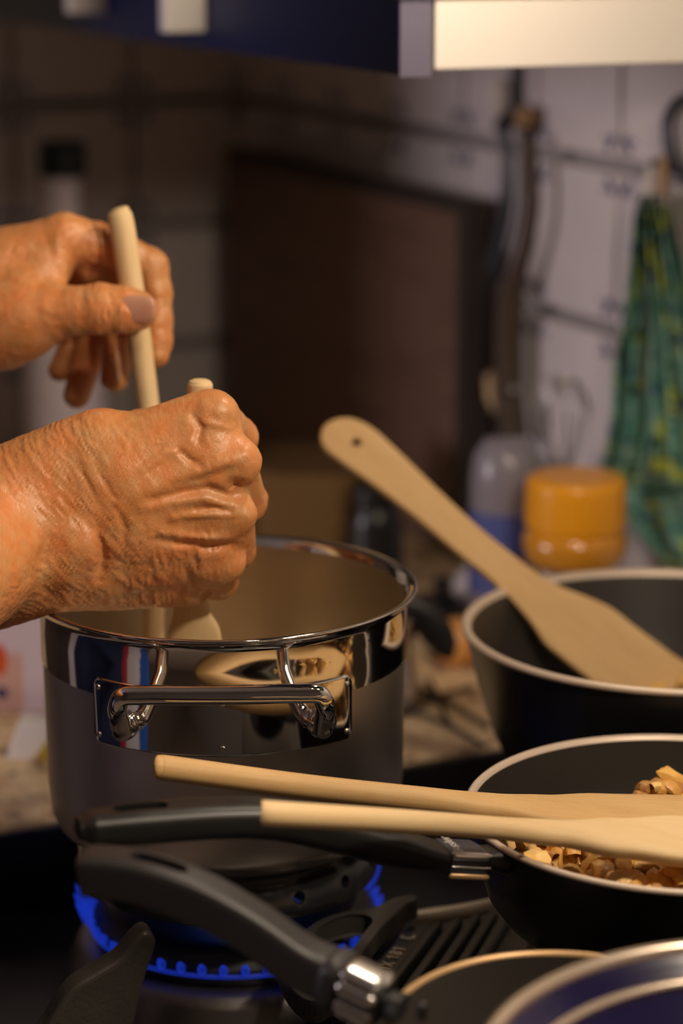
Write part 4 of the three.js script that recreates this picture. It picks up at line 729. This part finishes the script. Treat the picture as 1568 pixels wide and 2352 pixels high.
const parts = [];
const ELBOW_R = V(-0.265, EYE - 0.325, -0.93), ELBOW_L = V(-0.464, EYE - 0.30, -1.35);
{ // near hand: right fist, back of the hand towards the viewer
  const D0 = 1.20, H = (x, y, dz = 0) => at(x, y, D0 - dz);
  const mc = [[[240, 1062, 0.002], [484, 957, 0.003], 0.0205, 0.0148], [[250, 1112, 0.010], [537, 1062, 0.013], 0.0205, 0.0125], [[250, 1180, 0.009], [536, 1180, 0.011], 0.0205, 0.0112], [[240, 1262, 0.002], [508, 1285, -0.001], 0.0205, 0.0122]];
  const P = [
    cap(ELBOW_R, H(-20, 1245, 0.012), 0.050, 0.036, 0.012), cap(H(-20, 1168, 0.006), H(230, 1042, 0), 0.0300, 0.0238, 0.012), cap(H(-20, 1318, 0.004), H(180, 1272, 0), 0.0300, 0.0262, 0.012),
    cap(H(20, 1240, 0.010), H(200, 1160, 0.004), 0.028, 0.026, 0.012),
    cap(H(134, 1280, 0.018), H(178, 1238, 0.0195), 0.0180, 0.0178, 0.0035),
    cap(H(260, 1130, -0.018), H(460, 1075, -0.024), 0.030, 0.024, 0.012), cap(H(260, 1250, -0.018), H(445, 1235, -0.024), 0.030, 0.024, 0.012), cap(H(190, 1318, -0.010), H(428, 1330, -0.014), 0.0180, 0.0150, 0.012),
  ];
  for (const [a, b, ra, rb] of mc) P.push(cap(H(...a), H(...b), ra, rb, 0.0090));
  const F = (pts, k = 0.003) => { for (let i = 0; i < pts.length - 1; i++) P.push(cap(H(pts[i][0], pts[i][1], pts[i][2]), H(pts[i + 1][0], pts[i + 1][1], pts[i + 1][2]), pts[i][3], pts[i + 1][3], k)); };
  F([[492, 962, 0.000, 0.0135], [545, 1005, -0.034, 0.0110], [512, 1010, -0.062, 0.0098], [465, 1000, -0.066, 0.0088]]);
  F([[537, 1064, 0.010, 0.0122], [564, 1150, -0.022, 0.0112], [525, 1150, -0.054, 0.0098], [470, 1130, -0.060, 0.0088]]);
  F([[536, 1182, 0.008, 0.0110], [543, 1262, -0.020, 0.0100], [505, 1262, -0.050, 0.0092], [462, 1240, -0.056, 0.0085]]);
  F([[508, 1288, -0.002, 0.0115], [500, 1332, -0.024, 0.0104], [465, 1325, -0.048, 0.0088], [430, 1305, -0.052, 0.0080]]);
  F([[230, 1050, -0.018, 0.0180], [330, 1010, -0.038, 0.0150], [415, 985, -0.054, 0.0125], [490, 1005, -0.074, 0.0105]], 0.008);
  // skin webs between the knuckles
  P.push(cap(H(465, 990, 0.003), H(505, 1052, 0.009), 0.0135, 0.0130, 0.010), cap(H(495, 1075, 0.008), H(495, 1175, 0.007), 0.0125, 0.0125, 0.010), cap(H(495, 1185, 0.006), H(475, 1275, -0.002), 0.0125, 0.0125, 0.010), cap(H(470, 1122, 0.009), H(300, 1145, 0.0155), 0.0135, 0.0155, 0.010), cap(H(470, 1230, 0.0045), H(300, 1218, 0.0125), 0.0135, 0.0155, 0.010), cap(H(470, 1012, 0.0065), H(300, 1085, 0.0125), 0.0150, 0.0160, 0.010));
  // knuckle heads
  for (const [x, y, z, r] of [[502, 948, 0.010, 0.0090], [553, 1060, 0.014, 0.0108], [548, 1180, 0.012, 0.0088], [518, 1290, 0.000, 0.0095]]) P.push(cap(H(x, y, z), H(x - 14, y + 4, z), r, r, 0.004));
  // folds: local coordinates along and across the arm
  const W = H(200, 1190, 0), ax = H(520, 1110, 0).sub(W).normalize(), ay = V(0, 1, 0).addScaledVector(ax, -ax.y).normalize(), az = ax.clone().cross(ay), q = V();
  // tendons, veins and folds of the back of the hand: raised (+) or sunken (-) lines, height and half width in metres
  const st = ([x, y]) => { q.copy(H(x, y, 0.022)).sub(W); return [q.dot(ax), q.dot(ay)]; };
  const lines = [
    [0.0017, 0.0042, [[320, 1126], [357, 1113], [467, 1076], [531, 1054], [562, 1040]]], [-0.0016, 0.0026, [[400, 1106], [467, 1095], [523, 1076], [545, 1072]]], [-0.0024, 0.0028, [[357, 1141], [391, 1133], [438, 1124], [478, 1118], [517, 1136], [536, 1141]]], [-0.0030, 0.0034, [[536, 1108], [544, 1118]]],
    [0.0016, 0.0032, [[330, 1156], [396, 1143], [470, 1140], [508, 1154], [540, 1166]]], [-0.0013, 0.0018, [[452, 1167], [494, 1164], [528, 1173]]], [0.0014, 0.0022, [[400, 1184], [441, 1180], [494, 1178], [535, 1182]]], [-0.0010, 0.0050, [[400, 1206], [470, 1212], [540, 1210]]],
    [0.0012, 0.0022, [[374, 1218], [438, 1232], [495, 1238], [531, 1238]]], [-0.0018, 0.0024, [[360, 1235], [408, 1246], [447, 1250], [480, 1259]]], [-0.0030, 0.0032, [[469, 1259], [528, 1258]]], [-0.0009, 0.0016, [[444, 1268], [450, 1313]]], [-0.0016, 0.0026, [[428, 1315], [434, 1360]]],
    [-0.0024, 0.0028, [[226, 1205], [237, 1257], [228, 1330]]], [-0.0020, 0.0032, [[118, 1225], [92, 1290]]], [0.0010, 0.0022, [[165, 1195], [135, 1215], [108, 1262]]],
    [-0.0018, 0.0020, [[442, 960], [462, 984], [455, 1010]]], [-0.0016, 0.0018, [[414, 1033], [433, 1051], [464, 1066]]], [0.0009, 0.0020, [[464, 972], [503, 979], [530, 988]]], [0.0009, 0.0018, [[330, 1070], [380, 1037], [410, 1031], [440, 1010]]], [-0.0008, 0.0016, [[345, 1078], [400, 1052]]], [-0.0007, 0.0016, [[325, 1056], [372, 1026]]],
    [0.0009, 0.0026, [[280, 1150], [262, 1190], [242, 1220]]], [-0.0012, 0.0020, [[272, 1160], [292, 1205], [286, 1240]]], [-0.0008, 0.0016, [[212, 1040], [240, 1090], [268, 1130]]], [-0.0008, 0.0016, [[180, 1060], [210, 1110], [232, 1150]]],
  ].map(([amp, w, pts]) => ({ amp, w, p: pts.map(st) }));
  const disp = (x, y, z) => {
    q.set(x, y, z).sub(W); const s = q.dot(ax), t = q.dot(ay), w = q.dot(az); let cut = 0;
    if (w > -0.005) for (const { amp, w: wd, p } of lines) {
      let best = 9, along = 0; for (let i = 0; i < p.length - 1; i++) { const [a0, b0] = p[i], dx = p[i + 1][0] - a0, dy = p[i + 1][1] - b0, k = clamp(((s - a0) * dx + (t - b0) * dy) / (dx * dx + dy * dy)), e = Math.hypot(s - a0 - k * dx, t - b0 - k * dy); if (e < best) { best = e; along = (i + k) / (p.length - 1); } }
      const e = best / wd; if (e < 2.6) cut -= amp * Math.exp(-e * e) * (0.45 + 0.55 * Math.sin(Math.PI * clamp(along, 0.08, 0.92)));
    }
    cut *= smooth(-0.005, 0.012, w);
    const wr = smooth(0.055, 0.0, s) * smooth(-0.09, -0.03, s), pinky = smooth(0.0, -0.03, t) * smooth(-0.01, 0.02, s);
    const a = Math.abs(fbm((s + t * 0.35) * 330, t * 70 + 5, w * 70, 3) - 0.46), b = Math.abs(fbm(s * 170 + 9, t * 170, w * 170, 3) - 0.46), c = Math.abs(fbm(s * 300 - t * 60, t * 80 + 30, w * 90, 3) - 0.46);
    return -(a * (0.0017 * wr + 0.0004) + b * 0.0013 + c * 0.0026 * pinky - 0.0004) + cut;
  };
  const f = field(P, 0.008, disp), [lo, hi] = bounds(P.slice(1), 0.006); lo.x = -0.255; hi.z = -0.985; const g = surface(f, lo, hi, 0.00135); g.userData = { hand: 1 };
  parts.push(g);
  // uv for the pore relief, in metres along and across the hand
  const p = g.attributes.position, uv = []; for (let i = 0; i < p.count; i++) { q.set(p.getX(i), p.getY(i), p.getZ(i)).sub(W); uv.push(q.dot(ax), q.dot(ay) + q.dot(az) * 0.6); } g.setAttribute('uv', new THREE.Float32BufferAttribute(uv, 2));
}
const NAILS = [];
{ // far hand: left, palm towards the viewer, stick between thumb and forefinger
  const D0 = 1.34, H = (x, y, dz = 0) => at(x, y, D0 - dz);
  const P = [cap(ELBOW_L, H(-60, 715, -0.010), 0.046, 0.034, 0.012), cap(H(-80, 690, -0.016), H(20, 650, -0.018), 0.033, 0.030, 0.012), cap(H(-80, 735, -0.004), H(10, 745, 0.002), 0.029, 0.0245, 0.012),
    cap(H(0, 625, -0.014), H(148, 545, -0.010), 0.0245, 0.0142, 0.010), cap(H(0, 650, -0.030), H(168, 570, -0.034), 0.024, 0.0142, 0.010), cap(H(0, 680, -0.042), H(162, 620, -0.052), 0.022, 0.0130, 0.010), cap(H(0, 710, -0.046), H(140, 670, -0.064), 0.021, 0.0120, 0.010)];
  const F = (pts, k = 0.004) => { for (let i = 0; i < pts.length - 1; i++) P.push(cap(H(pts[i][0], pts[i][1], pts[i][2]), H(pts[i + 1][0], pts[i + 1][1], pts[i + 1][2]), pts[i][3], pts[i + 1][3], k)); };
  F([[5, 738, 0.004, 0.0245], [62, 728, 0.010, 0.0205], [122, 716, 0.016, 0.0160]], 0.010);
  F([[122, 716, 0.016, 0.0158], [175, 714, 0.020, 0.0138], [232, 709, 0.0225, 0.0142], [285, 711, 0.0235, 0.0132], [314, 713, 0.0230, 0.0118]], 0.003);
  F([[60, 668, 0.004, 0.0165], [110, 618, -0.002, 0.0120], [140, 575, -0.008, 0.0110]], 0.006);   // web
  F([[112, 640, 0.006, 0.006], [128, 672, 0.010, 0.006], [136, 690, 0.012, 0.005]], 0.004); F([[84, 590, 0.003, 0.0050], [112, 640, 0.006, 0.0050]], 0.003); F([[134, 560, 0.002, 0.0045], [137, 640, 0.004, 0.0040]], 0.003);
  F([[148, 545, -0.010, 0.0142], [250, 566, -0.016, 0.0118], [345, 612, -0.019, 0.0107], [357, 672, -0.016, 0.0098], [358, 735, -0.012, 0.0098], [360, 780, -0.009, 0.0090], [357, 815, -0.006, 0.0082]], 0.003);
  F([[168, 570, -0.034, 0.0140], [285, 640, -0.042, 0.0108], [276, 760, -0.036, 0.0098], [263, 868, -0.026, 0.0085]], 0.003);
  F([[162, 620, -0.052, 0.0130], [245, 700, -0.060, 0.0104], [205, 810, -0.050, 0.0094], [176, 908, -0.040, 0.0084]], 0.003);
  F([[140, 670, -0.064, 0.0120], [195, 740, -0.070, 0.0090], [160, 810, -0.060, 0.0080], [138, 850, -0.054, 0.0074]], 0.003);
  P.push(cap(H(182, 560, -0.016), H(205, 620, -0.020), 0.010, 0.0085, 0.004));
  const W = H(60, 680, 0), ax = V(1, 0.1, 0).normalize(), ay = V(-0.1, 1, 0).normalize(), az = V(0, 0, 1), q = V();
  const disp = (x, y, z) => { q.set(x, y, z).sub(W); const s = q.dot(ax), t = q.dot(ay); const b = Math.abs(fbm(s * 150 + 9, t * 150, z * 150, 3) - 0.46), a = Math.abs(fbm(s * 300 + 3, t * 90, z * 90, 3) - 0.46) * smooth(0.03, 0.0, Math.abs(s - 0.047)); return -(b * 0.0020 + a * 0.0030 - 0.0005); };
  const f = field(P, 0.008, disp), [lo, hi] = bounds(P.slice(1), 0.006); lo.x = -0.30; const g = surface(f, lo, hi, 0.0015); parts.push(g);
  const p = g.attributes.position, uv = []; for (let i = 0; i < p.count; i++) { q.set(p.getX(i), p.getY(i), p.getZ(i)).sub(W); uv.push(q.dot(ax), q.dot(ay) + q.dot(az) * 0.6); } g.setAttribute('uv', new THREE.Float32BufferAttribute(uv, 2));
  // thumb nail: a shallow curved plate set into the tip
  const n = new THREE.SphereGeometry(1, 36, 24, 0, Math.PI * 2, 0, Math.PI / 2); n.rotateX(Math.PI / 2); const np = n.attributes.position;
  for (let i = 0; i < np.count; i++) { const x = np.getX(i), y = np.getY(i), z = np.getZ(i), e = (t) => Math.sign(t) * Math.abs(t) ** 0.55; np.setXYZ(i, e(x) * 0.0098, e(y) * 0.0080, 0.0022 * z ** 0.5 - 22 * (e(y) * 0.0080) ** 2); }
  n.computeVertexNormals(); n.rotateZ(-0.02); const c = H(316, 711, 0.0340); n.translate(c.x, c.y, c.z); NAILS.push(n);
}
{ // arms above the elbow, neck and head, at coarser cells
  const SR = NU(0.02, -0.955, -0.06), SL = NU(0.02, -1.385, -0.06), hc = NU(0.06, -1.17, 0.165), fwd = V(CS, 0, -SN), rt = V(SN, 0, CS), hp = (f, u, r) => hc.clone().addScaledVector(fwd, f).addScaledVector(rt, r).add(V(0, u, 0));
  const armR = [cap(SR, ELBOW_R, 0.055, 0.046, 0.02), cap(ELBOW_R, at(-20, 1245, 1.188), 0.050, 0.036, 0.02)], armL = [cap(SL, ELBOW_L, 0.055, 0.044, 0.02), cap(ELBOW_L, at(-60, 715, 1.35), 0.046, 0.034, 0.02)];
  const headP = [cap(hp(-0.025, -0.21, 0), hp(-0.012, -0.09, 0), 0.052, 0.049, 0.012), cap(hp(-0.020, 0.045, 0), hp(0.0, 0.055, 0), 0.080, 0.078, 0.02), cap(hp(0.022, -0.02, 0), hp(0.045, -0.085, 0), 0.058, 0.036, 0.02), cap(hp(0.085, 0.02, 0), hp(0.105, -0.015, 0), 0.010, 0.015, 0.01), cap(hp(0.072, -0.052, -0.015), hp(0.072, -0.052, 0.015), 0.010, 0.010, 0.008), cap(hp(-0.005, 0.015, 0.082), hp(-0.008, -0.02, 0.080), 0.014, 0.011, 0.006), cap(hp(-0.005, 0.015, -0.082), hp(-0.008, -0.02, -0.080), 0.014, 0.011, 0.006), cap(hp(0.065, 0.03, -0.035), hp(0.065, 0.03, 0.035), 0.020, 0.020, 0.012)];
  for (const [pr, lim] of [[armR, 'z'], [armL, 'x'], [headP, null]]) {
    const f = field(pr, 0.02), [lo, hi] = bounds(pr, 0.02), ff = lim ? (x, y, z) => Math.max(f(x, y, z) + 0.0006, lim === 'z' ? -1.0 - z : x + 0.288) : f; const g = surface(ff, lo, hi, 0.007); const p = g.attributes.position, uv = []; for (let i = 0; i < p.count; i++) uv.push(p.getX(i), p.getY(i)); g.setAttribute('uv', new THREE.Float32BufferAttribute(uv, 2)); parts.push(g);
  }
}
{
  const body = mergeGeometries(parts), p = body.attributes.position, col = [];
  for (let i = 0; i < p.count; i++) { // blotchy, sun-worn skin: redder and paler patches, small brown spots
    const x = p.getX(i), y = p.getY(i), z = p.getZ(i), a = fbm(x * 55, y * 55, z * 55, 3), b = fbm(x * 160 + 7, y * 160, z * 160, 3), s = fbm(x * 230, y * 230 + 3, z * 230, 2);
    const k = clamp((a - 0.3) * 2.2), m = clamp((b - 0.3) * 2); let r = mix(0.54, 0.66, k), g = mix(0.215, 0.290, m), bl = mix(0.068, 0.118, m); if (s > 0.60) { const t = clamp((s - 0.60) * 9) * 0.45; r *= 1 - 0.35 * t; g *= 1 - 0.5 * t; bl *= 1 - 0.5 * t; }
    col.push(r, g, bl);
  }
  body.setAttribute('color', new THREE.Float32BufferAttribute(col, 3));
  const g = thing('person', NU(0.02, -1.17, -EYE), 'person with bare tanned forearms stirring the steel pot with both hands', 'person');
  const bm = mesh('body', rel(body, g), M.skin, g, 'tanned, veined bare forearms and hands');
  for (const n of NAILS) mesh('thumbnail', rel(n, g), M.nail, bm, 'pinkish thumbnail');
  const SR = NU(0.02, -0.955, -0.06), SL = NU(0.02, -1.385, -0.06), lerp = (a, b, t) => a.clone().lerp(b, t), c = (n, u, y) => NU(n, u, y);
  const sp2 = [cap(c(0.03, -1.09, -0.50), c(0.03, -1.25, -0.50), 0.128, 0.128, 0.05), cap(c(0.03, -1.08, -0.34), c(0.03, -1.26, -0.34), 0.128, 0.128, 0.05), cap(c(0.02, -1.05, -0.16), c(0.02, -1.29, -0.16), 0.122, 0.122, 0.05), cap(c(0.01, -1.04, -0.07), c(0.01, -1.30, -0.07), 0.075, 0.075, 0.05), cap(SR, lerp(SR, ELBOW_R, 0.62), 0.070, 0.064, 0.03), cap(SL, lerp(SL, ELBOW_L, 0.62), 0.070, 0.062, 0.03)];
  const f = field(sp2, 0.05), [lo, hi] = bounds(sp2, 0.02), sg = surface((x, y, z) => Math.max(f(x, y, z), EYE - 0.60 - y), lo, hi, 0.006), q = sg.attributes.position, cc = [];
  for (let i = 0; i < q.count; i++) { // sewn colour blocks: navy, a red line, white side panel, royal blue edge
    const x = q.getX(i), z = q.getZ(i), u = x * SN + z * CS + 1.17 + 0.03 * Math.sin(q.getY(i) * 9); const k = u > 0.160 ? [0.010, 0.07, 0.40] : u > 0.112 ? [0.52, 0.50, 0.60] : u > 0.094 ? [0.36, 0.02, 0.05] : [0.012, 0.022, 0.085]; cc.push(...k);
  }
  sg.setAttribute('color', new THREE.Float32BufferAttribute(cc, 3)); mesh('shirt', rel(sg, g), M.shirt, g, 'navy shirt with red, white and blue side panels');
  const tp = [cap(c(0.02, -1.09, -0.62), c(0.02, -1.25, -0.62), 0.122, 0.122, 0.04), cap(c(0.02, -1.075, -0.68), c(0.03, -1.07, -EYE + 0.10), 0.090, 0.055, 0.03), cap(c(0.02, -1.265, -0.68), c(0.03, -1.27, -EYE + 0.10), 0.090, 0.055, 0.03), cap(c(0.0, -1.07, -EYE + 0.04), c(0.14, -1.05, -EYE + 0.035), 0.042, 0.034, 0.02), cap(c(0.0, -1.27, -EYE + 0.04), c(0.14, -1.29, -EYE + 0.035), 0.042, 0.034, 0.02)];
  const tf = field(tp, 0.03), [tl, th] = bounds(tp, 0.02); mesh('trousers', rel(surface((x, y, z) => Math.max(tf(x, y, z), -y), tl, th, 0.014), g), M.trousers, g, 'dark trousers and shoes');
  const hp = [cap(c(0.035, -1.17, 0.217), c(0.055, -1.17, 0.226), 0.088, 0.084, 0.02), cap(c(0.025, -1.17, 0.15), c(0.030, -1.17, 0.20), 0.080, 0.086, 0.02)], hf = field(hp, 0.02), [hl, hh] = bounds(hp, 0.02);
  for (const r of [-0.032, 0.032]) { const e = new THREE.SphereGeometry(0.0115, 18, 14), p = NU(0.06 + 0.074, -1.17 + r, 0.165 + 0.012); e.translate(p.x, p.y, p.z); mesh('eye', rel(e, g), M.eye, bm); }
  mesh('hair', rel(surface((x, y, z) => Math.max(hf(x, y, z), (x * CS - z * SN) - 0.10 - (y - EYE - 0.18) * 0.6, EYE + 0.105 + Math.max(0, (x * CS - z * SN) - 0.02) * 1.1 - y), hl, hh, 0.008), g), M.hair, g, 'short grey hair');
}

// ---------------------------------------------------------------- range hood over the hob, just above the picture
{
  const g = thing('range_hood', NU(0.74, -0.78, 0.05), 'range hood over the gas hob with two small lamps', 'range hood');
  mesh('canopy', rel(nuBox(0.46, N_WALL - 0.0125, -1.18, -0.38, 0.05, 0.13, 0.004), g), M.enamelBlack, g); mesh('duct', rel(nuBox(0.70, N_WALL - 0.0125, -0.93, -0.63, 0.131, CEIL - 0.002), g), M.steelSatin, g);
  for (const [n, u, power] of HOOD_LAMPS) {
    const p = NU(n, u, 0.046), d = new THREE.CylinderGeometry(0.028, 0.028, 0.004, 32); d.translate(p.x, p.y + 0.002, p.z); mesh('lamp_disc', rel(d, g), M.lampGlow, g, 'lit lamp lens');
    const l = new THREE.PointLight(WARM, power, 0, 2); l.position.copy(p).y -= 0.012; l.castShadow = true; l.shadow.radius = 1.4; scene.add(l);
  }
}

// ---------------------------------------------------------------- ceiling lamps behind the viewer
LAMPS.forEach(([x, y, d, power], i) => {
  const g = thing('ceiling_spot', V(x, EYE + y, -d), ['round ceiling spotlight nearer the stove', 'round ceiling spotlight behind the viewer'][i], 'lamp', null);
  mesh('housing', lathe([[0.058, 0.006], [0.060, 0.0], [0.066, 0.0], [0.066, CEIL - y - 0.001], [0, CEIL - y - 0.001]], 40), M.lampHousing, g);
  mesh('glowing_disc', new THREE.CylinderGeometry(0.057, 0.057, 0.004, 40).translate(0, 0.006, 0), M.lampGlow, g, 'lit warm lens');
  const l = new THREE.SpotLight(WARM, power, 0, 1.25, 0.5, 2); l.position.set(x, EYE + y - 0.012, -d); l.target.position.set(x - 0.30, EYE - 0.5, -d - 0.75); l.castShadow = true; l.shadow.radius = 2.6; scene.add(l, l.target);
});

// ---------------------------------------------------------------- turn the finished kitchen into the world axes
{
  const q = new THREE.Quaternion().setFromAxisAngle(V(0, 1, 0), -TURN), m4 = new THREE.Matrix4().makeRotationFromQuaternion(q), uses = new Map(), all = [];
  scene.traverse(o => { if (o !== scene) all.push(o); if (o.isMesh) uses.set(o.geometry, (uses.get(o.geometry) || 0) + 1); });
  for (const o of all) {
    o.position.applyQuaternion(q);
    if (o.isMesh && uses.get(o.geometry) === 1 && o.quaternion.angleTo(new THREE.Quaternion()) < 1e-9) o.geometry.applyMatrix4(m4); else if (o.isMesh || o.isRectAreaLight) o.quaternion.premultiply(q);
  }
}
renderer.render(scene, camera);
